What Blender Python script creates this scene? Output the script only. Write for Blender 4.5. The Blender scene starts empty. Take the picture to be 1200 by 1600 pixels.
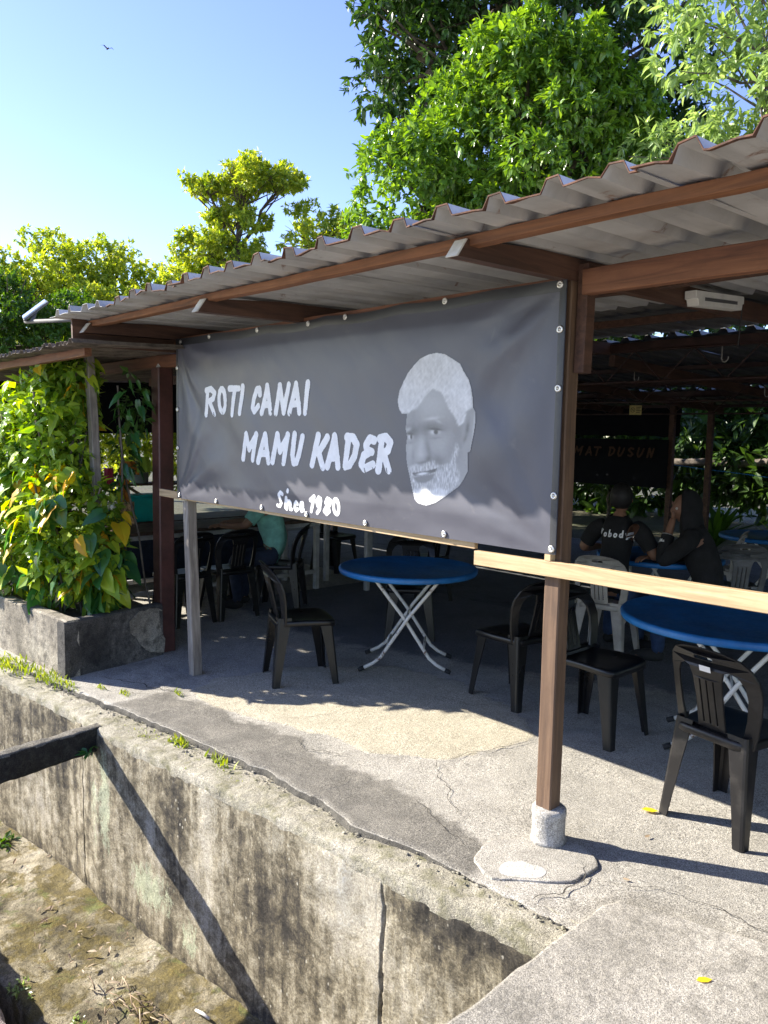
import bpy, bmesh, math, random
import numpy as np
from mathutils import Vector, Matrix, noise as mnoise
PI = math.pi
rad = math.radians
S = bpy.context.scene
COL = S.collection

# ------------------------------------------------------------------ camera, sky, sun, exposure
def setup_view():
    yaw, pitch, roll = rad(137.23), rad(-5.71), rad(1.11)
    f = Vector((math.cos(yaw)*math.cos(pitch), math.sin(yaw)*math.cos(pitch), math.sin(pitch)))
    r = f.cross(Vector((0, 0, 1))).normalized()
    u = r.cross(f)
    r2 = r*math.cos(roll) + u*math.sin(roll)
    u2 = -r*math.sin(roll) + u*math.cos(roll)
    cd = bpy.data.cameras.new('camera')
    cd.sensor_fit = 'VERTICAL'; cd.sensor_height = 24.0; cd.lens = 24.0*1223.9/1600
    cd.clip_start = 0.05; cd.clip_end = 2000
    co = bpy.data.objects.new('camera', cd); COL.objects.link(co)
    m = Matrix((r2, u2, -f)).transposed().to_4x4()
    m.translation = Vector((1.810, -2.641, 1.680))
    co.matrix_world = m
    S.camera = co
setup_view()
SUN_AZ, SUN_EL = rad(29.0), rad(31.0)          # the light travels along (cos az, sin az) on plan
ldir = Vector((math.cos(SUN_AZ)*math.cos(SUN_EL), math.sin(SUN_AZ)*math.cos(SUN_EL), -math.sin(SUN_EL)))
world = bpy.data.worlds.new('World'); S.world = world; world.use_nodes = True
wn = world.node_tree.nodes; wl = world.node_tree.links
bg = wn['Background']; bg.inputs['Strength'].default_value = 0.128
sky = wn.new('ShaderNodeTexSky'); sky.sky_type = 'NISHITA'; sky.sun_disc = False
sky.sun_elevation = SUN_EL
sky.sun_rotation = math.atan2(-ldir.x, -ldir.y)
sky.air_density = 1.0; sky.dust_density = 0.25; sky.ozone_density = 3.0; sky.altitude = 0
hs_ = wn.new('ShaderNodeHueSaturation'); hs_.inputs['Hue'].default_value = 0.522; hs_.inputs['Saturation'].default_value = 1.06; hs_.inputs['Value'].default_value = 0.95
wl.new(sky.outputs[0], hs_.inputs['Color']); wl.new(hs_.outputs[0], bg.inputs['Color'])
sd = bpy.data.lights.new('sun', 'SUN'); sd.energy = 5.0; sd.angle = rad(0.53); sd.color = (1.0, 0.93, 0.82)
so = bpy.data.objects.new('sun', sd); COL.objects.link(so)
so.rotation_euler = ldir.to_track_quat('-Z', 'Y').to_euler()
so.location = (-20, -12, 20)
S.view_settings.view_transform = 'Standard'; S.view_settings.look = 'None'
S.view_settings.gamma = 1.0; S.view_settings.use_curve_mapping = False
S.view_settings.exposure = 1.52
S.render.engine = 'CYCLES'
S.render.resolution_x = 768; S.render.resolution_y = 1024

rng = np.random.default_rng(7)
random.seed(7)

# ------------------------------------------------------------------ materials
MATS = {}
class NT:
    def __init__(s, name):
        s.m = bpy.data.materials.new(name); s.m.use_nodes = True
        s.t = s.m.node_tree; s.n = s.t.nodes; s.b = s.n['Principled BSDF']; s.o = s.n['Material Output']
        MATS[name] = s.m
    def new(s, t, **k):
        n = s.n.new(t)
        for a, v in k.items(): setattr(n, a, v)
        return n
    def link(s, a, b): s.t.links.new(a, b)
    def val(s, sock, v):
        if hasattr(v, 'node'): s.link(v, sock)
        else: sock.default_value = v
    def coord(s, kind='Object', scale=(1, 1, 1), rot=(0, 0, 0)):
        tc = s.new('ShaderNodeTexCoord'); mp = s.new('ShaderNodeMapping')
        mp.inputs['Scale'].default_value = scale; mp.inputs['Rotation'].default_value = rot
        s.link(tc.outputs[kind], mp.inputs['Vector']); return mp.outputs['Vector']
    def noise(s, vec, scale, detail=6, rough=0.6, dist=0.0):
        n = s.new('ShaderNodeTexNoise'); n.inputs['Scale'].default_value = scale
        n.inputs['Detail'].default_value = detail; n.inputs['Roughness'].default_value = rough
        n.inputs['Distortion'].default_value = dist
        s.link(vec, n.inputs['Vector']); return n.outputs['Fac']
    def ramp(s, fac, stops):
        r = s.new('ShaderNodeValToRGB'); e = r.color_ramp.elements
        while len(e) < len(stops): e.new(0.5)
        for i, (p, c) in enumerate(stops):
            e[i].position = p
            e[i].color = (c, c, c, 1) if isinstance(c, (int, float)) else (*c, 1)
        s.link(fac, r.inputs['Fac']); return r.outputs['Color']
    def mix(s, fac, a, b, mode='MIX'):
        m = s.new('ShaderNodeMix', data_type='RGBA', blend_type=mode)
        s.val(m.inputs[0], fac)
        for i, v in ((6, a), (7, b)):
            if isinstance(v, tuple) and len(v) == 3: v = (*v, 1)
            s.val(m.inputs[i], v)
        return m.outputs[2]
    def math(s, op, a, b=0.0):
        m = s.new('ShaderNodeMath', operation=op); s.val(m.inputs[0], a); s.val(m.inputs[1], b); return m.outputs[0]
    def bump(s, h, strength=0.5, dist=0.01, prev=None):
        b = s.new('ShaderNodeBump'); b.inputs['Strength'].default_value = strength; b.inputs['Distance'].default_value = dist
        s.link(h, b.inputs['Height'])
        if prev is not None: s.link(prev, b.inputs['Normal'])
        return b.outputs['Normal']
    def out(s, color=None, rough=None, normal=None, **k):
        if color is not None:
            if isinstance(color, tuple): color = (*color, 1) if len(color) == 3 else color
            s.val(s.b.inputs['Base Color'], color)
        if rough is not None: s.val(s.b.inputs['Roughness'], rough)
        if normal is not None: s.link(normal, s.b.inputs['Normal'])
        for a, v in k.items(): s.val(s.b.inputs[a.replace('_', ' ')], v)
        return s.m

def m_concrete(name, c_dark, c_mid, c_light, big=1.3, fine=55, bump=0.6, bdist=0.006, dirt=(0.05, 0.045, 0.03), dirt_amt=0.5, streak=1.0):
    t = NT(name); v = t.coord('Object')
    n1 = t.noise(v, big, 8, 0.62, 0.4); n2 = t.noise(v, fine, 6, 0.75); n3 = t.noise(v, big*5, 6, 0.7)
    col = t.ramp(n1, [(0.3, c_dark), (0.5, c_mid), (0.72, c_light)])
    n4 = t.noise(v, fine*5, 3, 0.8)
    col = t.mix(0.30, col, t.ramp(n2, [(0.3, 0.12), (0.5, 0.5), (0.68, 0.95)]), 'OVERLAY')
    col = t.mix(0.8, col, t.ramp(n4, [(0.35, 0.03), (0.5, 0.5), (0.66, 0.97)]), 'OVERLAY')
    dm = t.ramp(n3, [(0.48, 0.0), (0.68, dirt_amt)])
    col = t.mix(dm, col, dirt)
    nb = t.bump(n2, bump*0.55, bdist); nb = t.bump(n4, bump*0.9, bdist*0.45, nb); nb = t.bump(n3, bump*0.6, bdist*3, nb)
    return t.out(col, 0.9, nb)

def m_wood(name, c1, c2, c3, axis='X', scale=1.0, rough=0.7, bump=0.35):
    t = NT(name)
    sc = {'X': (1.2, 18, 18), 'Y': (18, 1.2, 18), 'Z': (18, 18, 1.2)}[axis]
    v = t.coord('Object', tuple(a*scale for a in sc)); v2 = t.coord('Object')
    n1 = t.noise(v, 2.0, 8, 0.65, 0.6); n2 = t.noise(v2, 3.5, 6, 0.7)
    col = t.ramp(n1, [(0.3, c1), (0.52, c2), (0.75, c3)])
    col = t.mix(t.ramp(n2, [(0.5, 0.0), (0.75, 0.6)]), col, c1)
    return t.out(col, rough, t.bump(n1, bump, 0.004))

def m_plain(name, c, rough=0.5, var=0.12, scale=8, bump=0.1, metallic=0.0, **k):
    t = NT(name); v = t.coord('Object')
    n = t.noise(v, scale, 5, 0.65); n2 = t.noise(v, scale*9, 3, 0.6)
    lo = tuple(x*(1-var*2) for x in c); hi = tuple(min(1, x*(1+var*1.5)) for x in c)
    col = t.ramp(n, [(0.3, lo), (0.7, hi)])
    return t.out(col, t.ramp(n2, [(0.2, max(0, rough-0.08)), (0.8, min(1, rough+0.1))]), t.bump(n2, bump, 0.002), Metallic=metallic, **k)

def m_leaf(name, cols, trans=0.45, rough=0.42, gloss=0.5):
    t = NT(name)
    g = t.new('ShaderNodeNewGeometry')
    oi = t.new('ShaderNodeObjectInfo')
    r = t.math('FRACT', t.math('ADD', g.outputs['Random Per Island'], oi.outputs['Random']))
    n = len(cols)
    col = t.ramp(r, [((i+0.3)/n, c) for i, c in enumerate(cols)])
    v = t.coord('Object'); nz = t.noise(v, 2.2, 3, 0.5)
    col = t.mix(t.ramp(nz, [(0.35, 0.0), (0.7, 0.35)]), col, tuple(min(1, c*1.5) for c in cols[-1]))
    t.out(col, rough); t.b.inputs['Specular IOR Level'].default_value = gloss
    tr = t.new('ShaderNodeBsdfTranslucent')
    hs = t.new('ShaderNodeHueSaturation'); hs.inputs['Hue'].default_value = 0.485; hs.inputs['Saturation'].default_value = 1.15; hs.inputs['Value'].default_value = 1.7
    t.link(col, hs.inputs['Color']); t.link(hs.outputs[0], tr.inputs['Color'])
    mx = t.new('ShaderNodeMixShader'); mx.inputs[0].default_value = trans
    t.link(t.b.outputs[0], mx.inputs[1]); t.link(tr.outputs[0], mx.inputs[2]); t.link(mx.outputs[0], t.o.inputs['Surface'])
    return t.m

def m_floor():
    t = NT('floor_concrete'); v = t.coord('Object'); at = t.new('ShaderNodeVertexColor'); at.layer_name = 'mask'
    sp = t.new('ShaderNodeSeparateColor'); t.link(at.outputs['Color'], sp.inputs[0])
    n1 = t.noise(v, 1.1, 8, 0.65, 0.4); n3 = t.noise(v, 6, 8, 0.72, 0.3); n2 = t.noise(v, 60, 6, 0.75); n4 = t.noise(v, 230, 3, 0.8)
    col = t.ramp(n1, [(0.3, (0.30, 0.285, 0.245)), (0.5, (0.405, 0.38, 0.325)), (0.72, (0.50, 0.47, 0.41))])
    col = t.mix(t.ramp(n3, [(0.46, 0.0), (0.68, 0.5)]), col, (0.20, 0.185, 0.155))
    scr = t.ramp(n3, [(0.3, (0.36, 0.325, 0.24)), (0.6, (0.44, 0.40, 0.305)), (0.8, (0.5, 0.46, 0.36))]); col = t.mix(t.ramp(sp.outputs[0], [(0.35, 0.0), (0.65, 1.0)]), col, scr)
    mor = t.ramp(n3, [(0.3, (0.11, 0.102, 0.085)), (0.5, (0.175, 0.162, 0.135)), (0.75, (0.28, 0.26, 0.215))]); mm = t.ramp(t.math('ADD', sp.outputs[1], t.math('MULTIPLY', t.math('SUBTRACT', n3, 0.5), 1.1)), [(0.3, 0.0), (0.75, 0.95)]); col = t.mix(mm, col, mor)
    worn_dim = t.ramp(n1, [(0.3, (0.09, 0.094, 0.10)), (0.7, (0.17, 0.175, 0.18))]); wm = t.ramp(t.math('ADD', sp.outputs[2], t.math('MULTIPLY', t.math('SUBTRACT', n3, 0.5), 0.9)), [(0.3, 0.0), (0.8, 0.92)]); col = t.mix(wm, col, worn_dim)  # worn and damp tone, also painted shade deep inside the shed
    col = t.mix(0.34, col, t.ramp(n2, [(0.3, 0.1), (0.5, 0.5), (0.68, 0.95)]), 'OVERLAY')
    col = t.mix(0.85, col, t.ramp(n4, [(0.36, 0.02), (0.5, 0.5), (0.64, 0.98)]), 'OVERLAY')
    bs = t.new('ShaderNodeBump'); t.link(n4, bs.inputs['Height']); bs.inputs['Distance'].default_value = 0.004; t.link(t.math('SUBTRACT', 0.95, t.math('MULTIPLY', sp.outputs[0], 0.7)), bs.inputs['Strength'])
    nb = t.bump(n2, 0.6, 0.007, bs.outputs['Normal']); nb = t.bump(n3, 0.4, 0.015, nb)
    t.out(col, 0.92, nb)
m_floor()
m_concrete('smooth_screed', (0.34, 0.31, 0.235), (0.41, 0.375, 0.29), (0.46, 0.425, 0.335), big=1.6, fine=30, bump=0.25, bdist=0.003, dirt=(0.30, 0.27, 0.2), dirt_amt=0.35)
m_concrete('worn_dim_cement', (0.085, 0.09, 0.095), (0.13, 0.135, 0.14), (0.18, 0.185, 0.19), big=0.8, fine=40, bump=0.4, bdist=0.004, dirt=(0.05, 0.05, 0.05), dirt_amt=0.6)
m_concrete('dark_mortar', (0.12, 0.115, 0.10), (0.19, 0.18, 0.155), (0.29, 0.27, 0.22), big=2.2, fine=75, bump=0.9, bdist=0.007, dirt=(0.07, 0.065, 0.055), dirt_amt=0.6)
m_concrete('ledge_concrete', (0.24, 0.22, 0.16), (0.38, 0.35, 0.27), (0.52, 0.48, 0.39), big=2.4, fine=48, bump=1.0, bdist=0.009, dirt=(0.13, 0.125, 0.05), dirt_amt=0.85)
m_concrete('slab_concrete', (0.24, 0.225, 0.19), (0.34, 0.315, 0.265), (0.45, 0.42, 0.36), big=1.8, fine=62, bump=0.9, bdist=0.007, dirt=(0.12, 0.112, 0.09), dirt_amt=0.75)
m_concrete('planter_concrete', (0.12, 0.105, 0.08), (0.25, 0.22, 0.17), (0.42, 0.38, 0.30), big=2.6, fine=40, bump=0.8, bdist=0.006, dirt=(0.06, 0.052, 0.04), dirt_amt=0.85)
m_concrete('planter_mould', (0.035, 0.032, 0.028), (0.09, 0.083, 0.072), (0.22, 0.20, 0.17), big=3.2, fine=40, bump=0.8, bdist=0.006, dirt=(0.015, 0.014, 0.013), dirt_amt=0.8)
m_concrete('plinth_concrete', (0.30, 0.28, 0.25), (0.42, 0.40, 0.36), (0.52, 0.5, 0.46), big=9, fine=60, bump=0.7, bdist=0.005, dirt=(0.12, 0.11, 0.1), dirt_amt=0.6)
m_concrete('white_cement', (0.38, 0.36, 0.32), (0.50, 0.48, 0.44), (0.58, 0.56, 0.52), big=9, fine=70, bump=0.5, bdist=0.004, dirt=(0.5, 0.48, 0.43), dirt_amt=0.4)
m_concrete('strut_concrete', (0.10, 0.095, 0.075), (0.22, 0.20, 0.16), (0.40, 0.37, 0.31), big=4, fine=40, bump=1.0, bdist=0.01, dirt=(0.035, 0.033, 0.028), dirt_amt=0.9)
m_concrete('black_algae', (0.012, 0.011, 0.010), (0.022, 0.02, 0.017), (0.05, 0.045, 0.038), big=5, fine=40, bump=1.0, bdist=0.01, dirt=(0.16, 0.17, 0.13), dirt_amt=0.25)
m_concrete('edge_dark', (0.05, 0.046, 0.038), (0.09, 0.083, 0.068), (0.15, 0.138, 0.11), big=5, fine=50, bump=1.0, bdist=0.008, dirt=(0.03, 0.028, 0.022), dirt_amt=0.6)
m_concrete('pink_concrete', (0.28, 0.22, 0.2), (0.4, 0.33, 0.3), (0.5, 0.43, 0.4), big=4, fine=40, bump=1.0, bdist=0.01, dirt=(0.12, 0.1, 0.09), dirt_amt=0.8)
m_concrete('soil', (0.05, 0.04, 0.025), (0.09, 0.07, 0.045), (0.14, 0.11, 0.07), big=3, fine=40, bump=1.0, bdist=0.01)
m_concrete('earth', (0.05, 0.05, 0.025), (0.08, 0.075, 0.04), (0.14, 0.12, 0.075), big=0.35, fine=20, bump=1.0, bdist=0.02, dirt=(0.06, 0.08, 0.03), dirt_amt=0.8)
m_concrete('road_concrete', (0.30, 0.29, 0.27), (0.38, 0.37, 0.34), (0.46, 0.45, 0.42), big=0.5, fine=30, bump=0.5, bdist=0.005, dirt=(0.2, 0.19, 0.17), dirt_amt=0.5)
m_plain('crack_dirt_shade', (0.06, 0.054, 0.044), 0.95, 0.5, 30)

def m_drain_wall():
    t = NT('drain_wall')
    tc = t.new('ShaderNodeTexCoord'); at = t.new('ShaderNodeVertexColor'); at.layer_name = 'mask'
    sp = t.new('ShaderNodeSeparateColor'); t.link(at.outputs['Color'], sp.inputs[0])
    v = t.coord('Object'); vs = t.coord('Object', (9, 9, 0.75)); vs2 = t.coord('Object', (26, 26, 1.4))
    big = t.noise(v, 2.2, 8, 0.65, 0.3); mid = t.noise(v, 12, 10, 0.78, 0.3); fine = t.noise(v, 60, 6, 0.8)
    fine2 = t.noise(v, 130, 4, 0.8); st = t.noise(vs, 1.0, 7, 0.65, 0.3); st2 = t.noise(vs2, 1.0, 4, 0.6)
    f_ = t.math('ADD', t.math('ADD', t.math('MULTIPLY', mid, 0.46), t.math('MULTIPLY', st, 0.28)), t.math('ADD', t.math('MULTIPLY', st2, 0.14), t.math('MULTIPLY', big, 0.12)))
    f_ = t.math('ADD', f_, t.math('SUBTRACT', t.math('MULTIPLY', sp.outputs[0], 0.13), t.math('MULTIPLY', sp.outputs[2], 0.11)))
    col = t.ramp(f_, [(0.375, (0.030, 0.026, 0.020)), (0.425, (0.085, 0.072, 0.050)), (0.47, (0.19, 0.16, 0.10)), (0.515, (0.37, 0.325, 0.225)), (0.58, (0.54, 0.49, 0.375)), (0.68, (0.63, 0.59, 0.48))])
    # greenish lichen
    lm = t.ramp(t.math('ADD', t.math('MULTIPLY', sp.outputs[1], 0.42), t.math('MULTIPLY', t.noise(t.coord('Object', (1, 1, 0.45)), 30, 8, 0.85), 1.1)), [(0.80, 0.0), (0.86, 0.9)])
    col = t.mix(lm, col, (0.50, 0.53, 0.36))
    # white flecks
    vo = t.new('ShaderNodeTexVoronoi'); vo.inputs['Scale'].default_value = 34; t.link(t.coord('Object', (1, 1, 0.6)), vo.inputs['Vector'])
    fm = t.math('MULTIPLY', t.ramp(vo.outputs['Distance'], [(0.10, 1.0), (0.2, 0.0)]), t.ramp(t.noise(v, 5, 4, 0.7), [(0.5, 0.0), (0.62, 0.9)]))
    col = t.mix(fm, col, (0.62, 0.58, 0.46))
    col = t.mix(0.4, col, t.ramp(fine, [(0.3, 0.1), (0.5, 0.5), (0.7, 0.9)]), 'OVERLAY')
    col = t.mix(0.5, col, t.ramp(fine2, [(0.34, 0.05), (0.5, 0.5), (0.66, 0.95)]), 'OVERLAY')
    nb = t.bump(fine, 0.9, 0.009); nb = t.bump(fine2, 0.8, 0.005, nb); nb = t.bump(mid, 0.8, 0.022, nb); nb = t.bump(st2, 0.4, 0.006, nb)
    t.out(col, 0.92, nb)
m_drain_wall()

def m_shelf():
    t = NT('mossy_shelf'); v = t.coord('Object')
    n1 = t.noise(v, 3.2, 8, 0.65, 0.6); n2 = t.noise(v, 11, 7, 0.7); fine = t.noise(v, 60, 6, 0.75)
    col = t.ramp(n1, [(0.36, (0.08, 0.065, 0.035)), (0.46, (0.20, 0.17, 0.10)), (0.56, (0.36, 0.315, 0.215)), (0.7, (0.48, 0.435, 0.33))])
    mm = t.ramp(t.noise(v, 4.3, 7, 0.68, 0.5), [(0.47, 0.0), (0.54, 0.82)])
    col = t.mix(mm, col, t.ramp(n2, [(0.3, (0.06, 0.045, 0.008)), (0.7, (0.20, 0.15, 0.025))]))
    g = t.ramp(t.noise(v, 6, 6, 0.7, 0.4), [(0.57, 0.0), (0.68, 0.7)])
    col = t.mix(g, col, (0.12, 0.15, 0.03))
    col = t.mix(0.35, col, t.ramp(fine, [(0.3, 0.15), (0.5, 0.5), (0.7, 0.85)]), 'OVERLAY')
    f2 = t.noise(v, 190, 4, 0.8); col = t.mix(0.6, col, t.ramp(f2, [(0.34, 0.03), (0.5, 0.5), (0.66, 0.97)]), 'OVERLAY')
    col = t.mix(t.ramp(t.noise(v, 14, 8, 0.8, 0.4), [(0.52, 0.0), (0.62, 0.6)]), col, (0.035, 0.028, 0.012))
    t.out(col, 0.92, t.bump(n2, 0.9, 0.03, t.bump(fine, 0.9, 0.01, t.bump(f2, 0.8, 0.005))))
m_shelf()

m_wood('raw_timber', (0.33, 0.22, 0.115), (0.50, 0.36, 0.20), (0.60, 0.46, 0.28), 'X', 1.0)
m_wood('post_timber', (0.062, 0.036, 0.022), (0.125, 0.073, 0.042), (0.19, 0.118, 0.07), 'Z', 1.0)
m_wood('grey_timber', (0.12, 0.10, 0.085), (0.26, 0.225, 0.19), (0.42, 0.38, 0.32), 'Z', 1.0)
m_wood('brown_beam', (0.085, 0.032, 0.016), (0.185, 0.075, 0.035), (0.26, 0.115, 0.055), 'X', 0.8)
m_wood('purlin_timber', (0.10, 0.038, 0.015), (0.22, 0.088, 0.034), (0.33, 0.155, 0.068), 'X', 0.8)
m_wood('rafter_timber', (0.035, 0.017, 0.011), (0.085, 0.04, 0.024), (0.14, 0.07, 0.042), 'Y', 0.9)
m_plain('maroon_paint', (0.075, 0.026, 0.022), 0.42, 0.3, 5, 0.2)
m_plain('end_paint', (0.62, 0.60, 0.55), 0.7, 0.15, 12, 0.2)
m_plain('steel_frame', (0.045, 0.02, 0.016), 0.55, 0.3, 10, 0.2)

def m_roof(name='weathered_zinc', in_shade=False):
    t = NT(name); v = t.coord('Object'); vs = t.coord('Object', (9, 0.8, 2))
    n = t.noise(v, 3, 7, 0.65, 0.3); s = t.noise(vs, 1.0, 6, 0.6, 0.2); f = t.noise(v, 26, 5, 0.7)
    col = t.ramp(n, [(0.3, (0.34, 0.33, 0.315)), (0.5, (0.46, 0.45, 0.435)), (0.7, (0.56, 0.55, 0.53))])
    col = t.mix(t.ramp(s, [(0.45, 0.0), (0.7, 0.6)]), col, (0.24, 0.23, 0.215))
    r = t.ramp(t.noise(v, 5.5, 8, 0.75, 0.6), [(0.60, 0.0), (0.68, 0.9)])
    col = t.mix(r, col, t.ramp(f, [(0.3, (0.09, 0.03, 0.012)), (0.7, (0.24, 0.09, 0.03))]))
    if in_shade: col = t.mix(0.78, col, (0.03, 0.025, 0.02))  # colour darkened to stand in for shade over the deep interior
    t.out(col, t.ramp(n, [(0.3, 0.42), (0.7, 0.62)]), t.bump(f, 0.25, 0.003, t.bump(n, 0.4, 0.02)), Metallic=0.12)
m_roof(); m_roof('shaded_zinc', True)
m_plain('rust_edge', (0.10, 0.042, 0.022), 0.85, 0.4, 25, 0.4)
m_plain('old_tile', (0.15, 0.12, 0.095), 0.85, 0.35, 9, 0.4)

def m_banner():
    t = NT('banner_vinyl'); v = t.coord('Object')
    n = t.noise(v, 2.5, 6, 0.6, 0.4); f = t.noise(v, 60, 4, 0.6)
    col = t.ramp(n, [(0.3, (0.060, 0.060, 0.076)), (0.7, (0.084, 0.084, 0.104))])
    col = t.mix(t.ramp(t.noise(v, 7, 7, 0.7, 0.8), [(0.62, 0.0), (0.75, 0.25)]), col, (0.2, 0.19, 0.18))
    t.out(col, t.ramp(n, [(0.2, 0.36), (0.8, 0.5)]), t.bump(f, 0.12, 0.001), Specular_IOR_Level=0.6)
m_banner()
m_plain('print_white', (0.82, 0.82, 0.83), 0.45, 0.05, 20, 0.1)
m_plain('banner_hem', (0.025, 0.026, 0.03), 0.4, 0.1, 12, 0.1)
def m_print():
    t = NT('portrait_print'); a = t.new('ShaderNodeVertexColor'); a.layer_name = 'ink'
    f = t.noise(t.coord('Object'), 60, 4, 0.6)
    t.out(a.outputs['Color'], 0.45, t.bump(f, 0.12, 0.001))
m_print()
m_plain('grommet_steel', (0.62, 0.60, 0.56), 0.3, 0.15, 40, 0.1, metallic=0.9)

def m_plastic(name, c, rough, dust):
    t = NT(name); v = t.coord('Object'); n = t.noise(v, 4, 5, 0.6); d = t.noise(v, 9, 7, 0.7)
    col = t.mix(t.ramp(d, [(0.5, 0.0), (0.75, dust)]), c, (0.11, 0.10, 0.088))
    t.out(col, t.ramp(n, [(0.3, rough-0.04), (0.7, rough+0.08)]), None, Specular_IOR_Level=0.38)
m_plastic('black_plastic', (0.008, 0.008, 0.009), 0.30, 0.10)
m_plastic('dusty_black_plastic', (0.011, 0.010, 0.010), 0.34, 0.22)
m_plain('white_plastic', (0.40, 0.37, 0.33), 0.5, 0.2, 6, 0.15)
m_plain('grey_plastic', (0.17, 0.17, 0.165), 0.5, 0.25, 6, 0.15)
m_plain('blue_plastic', (0.015, 0.15, 0.42), 0.42, 0.18, 5, 0.15)
def m_chipped_white():
    t = NT('chipped_white_steel'); v = t.coord('Object')
    r = t.ramp(t.noise(v, 16, 7, 0.7, 0.5), [(0.58, 0.0), (0.64, 0.95)])
    t.out(t.mix(r, (0.68, 0.66, 0.60), (0.14, 0.06, 0.03)), 0.45, t.bump(r, -0.2, 0.001))
m_chipped_white()
m_plain('grey_white_steel', (0.45, 0.45, 0.44), 0.5, 0.15, 10, 0.1)
m_plain('dark_wood_top', (0.10, 0.06, 0.04), 0.5, 0.4, 9, 0.2)
m_plain('rubber', (0.02, 0.02, 0.02), 0.8)
m_plain('sticker', (0.75, 0.74, 0.72), 0.5, 0.05)
m_plain('grey_print', (0.28, 0.28, 0.28), 0.6, 0.05)
m_plain('lamp_white', (0.72, 0.70, 0.64), 0.4, 0.08)
m_plain('lamp_slot', (0.10, 0.10, 0.10), 0.4, 0.05)
m_plain('cable_black', (0.02, 0.02, 0.02), 0.6)
m_plain('wire_grey', (0.42, 0.40, 0.36), 0.5)
m_plain('pipe_white', (0.62, 0.60, 0.56), 0.45)
m_plain('dark_vinyl', (0.008, 0.009, 0.012), 0.85, Specular_IOR_Level=0.1)
m_plain('orange_print', (0.06, 0.026, 0.012), 0.8)
m_plain('sign_yellow', (0.52, 0.42, 0.14), 0.6)
m_plain('sign_ink', (0.07, 0.05, 0.02), 0.6)
m_plain('teal_box', (0.0, 0.40, 0.40), 0.4, 0.1)
m_plain('teal_cloth', (0.20, 0.48, 0.41), 0.85, 0.15, 12, 0.3)
m_plain('black_cloth', (0.012, 0.012, 0.013), 0.9, 0.2, 12, 0.3)
m_plain('navy_cloth', (0.02, 0.03, 0.06), 0.9, 0.2, 12, 0.3)
m_plain('jeans_cloth', (0.03, 0.06, 0.14), 0.9, 0.2, 12, 0.3)
m_plain('skin', (0.27, 0.14, 0.085), 0.55, 0.1, 9, 0.1)
m_plain('hair', (0.012, 0.010, 0.009), 0.6, 0.2, 30, 0.4)
m_plain('eye_white', (0.55, 0.52, 0.48), 0.3, 0.03)
m_plain('orange_cloth', (0.55, 0.22, 0.05), 0.85, 0.4, 18, 0.2)
m_plain('flower_cloth', (0.35, 0.25, 0.16), 0.85, 0.9, 30, 0.2)
m_plain('lime_bag', (0.30, 0.46, 0.04), 0.5)
m_plain('pink_cloth', (0.4, 0.04, 0.09), 0.8)
m_plain('pot_metal', (0.45, 0.44, 0.42), 0.35, 0.1, 9, 0.1, metallic=0.7)
m_plain('bottle_blue', (0.05, 0.30, 0.62), 0.4)
t_ = NT('bottle_plastic'); t_.out((0.75, 0.85, 0.9), 0.12, None, Transmission_Weight=0.8, IOR=1.3)
m_plain('solar_glass', (0.55, 0.6, 0.68), 0.12, 0.05, metallic=0.6)
m_plain('galvanised', (0.09, 0.088, 0.085), 0.7, 0.15, 14, 0.1)
m_plain('bark', (0.11, 0.085, 0.06), 0.9, 0.45, 9, 0.8)
m_plain('pale_bark', (0.16, 0.135, 0.11), 0.9, 0.35, 9, 0.8)
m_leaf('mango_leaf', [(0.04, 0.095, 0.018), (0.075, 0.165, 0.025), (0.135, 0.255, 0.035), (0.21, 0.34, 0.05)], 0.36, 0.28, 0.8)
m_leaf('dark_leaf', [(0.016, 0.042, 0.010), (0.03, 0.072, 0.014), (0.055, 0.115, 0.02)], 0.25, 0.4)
m_leaf('pale_leaf', [(0.12, 0.21, 0.05), (0.20, 0.31, 0.08), (0.30, 0.40, 0.14)], 0.4, 0.32, 0.8)
m_leaf('golden_leaf', [(0.10, 0.18, 0.03), (0.18, 0.29, 0.04), (0.29, 0.40, 0.055), (0.46, 0.49, 0.08)], 0.42, 0.45)
m_leaf('green_leaf', [(0.03, 0.075, 0.014), (0.05, 0.115, 0.018), (0.085, 0.17, 0.022)], 0.35, 0.4)
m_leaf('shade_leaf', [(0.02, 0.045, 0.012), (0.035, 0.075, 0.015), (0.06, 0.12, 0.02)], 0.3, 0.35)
m_leaf('vine_leaf', [(0.06, 0.15, 0.025), (0.12, 0.24, 0.03), (0.20, 0.34, 0.04), (0.32, 0.42, 0.05)], 0.4, 0.32)
m_leaf('philodendron_green', [(0.022, 0.095, 0.035), (0.035, 0.13, 0.035), (0.06, 0.17, 0.035)], 0.35, 0.28, 0.6)
m_leaf('philodendron_lime', [(0.18, 0.33, 0.03), (0.28, 0.42, 0.035), (0.42, 0.50, 0.04)], 0.42, 0.3)
m_leaf('philodendron_yellow', [(0.5, 0.40, 0.015), (0.6, 0.46, 0.02), (0.55, 0.30, 0.02)], 0.4, 0.35)
m_leaf('grass_blade', [(0.10, 0.17, 0.02), (0.18, 0.26, 0.03), (0.28, 0.32, 0.05)], 0.35, 0.5)
m_leaf('dry_leaf', [(0.10, 0.06, 0.03), (0.19, 0.12, 0.06), (0.32, 0.24, 0.15), (0.42, 0.34, 0.24)], 0.15, 0.7)
m_leaf('yellow_leaf', [(0.65, 0.48, 0.02), (0.7, 0.5, 0.02)], 0.2, 0.5)

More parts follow.
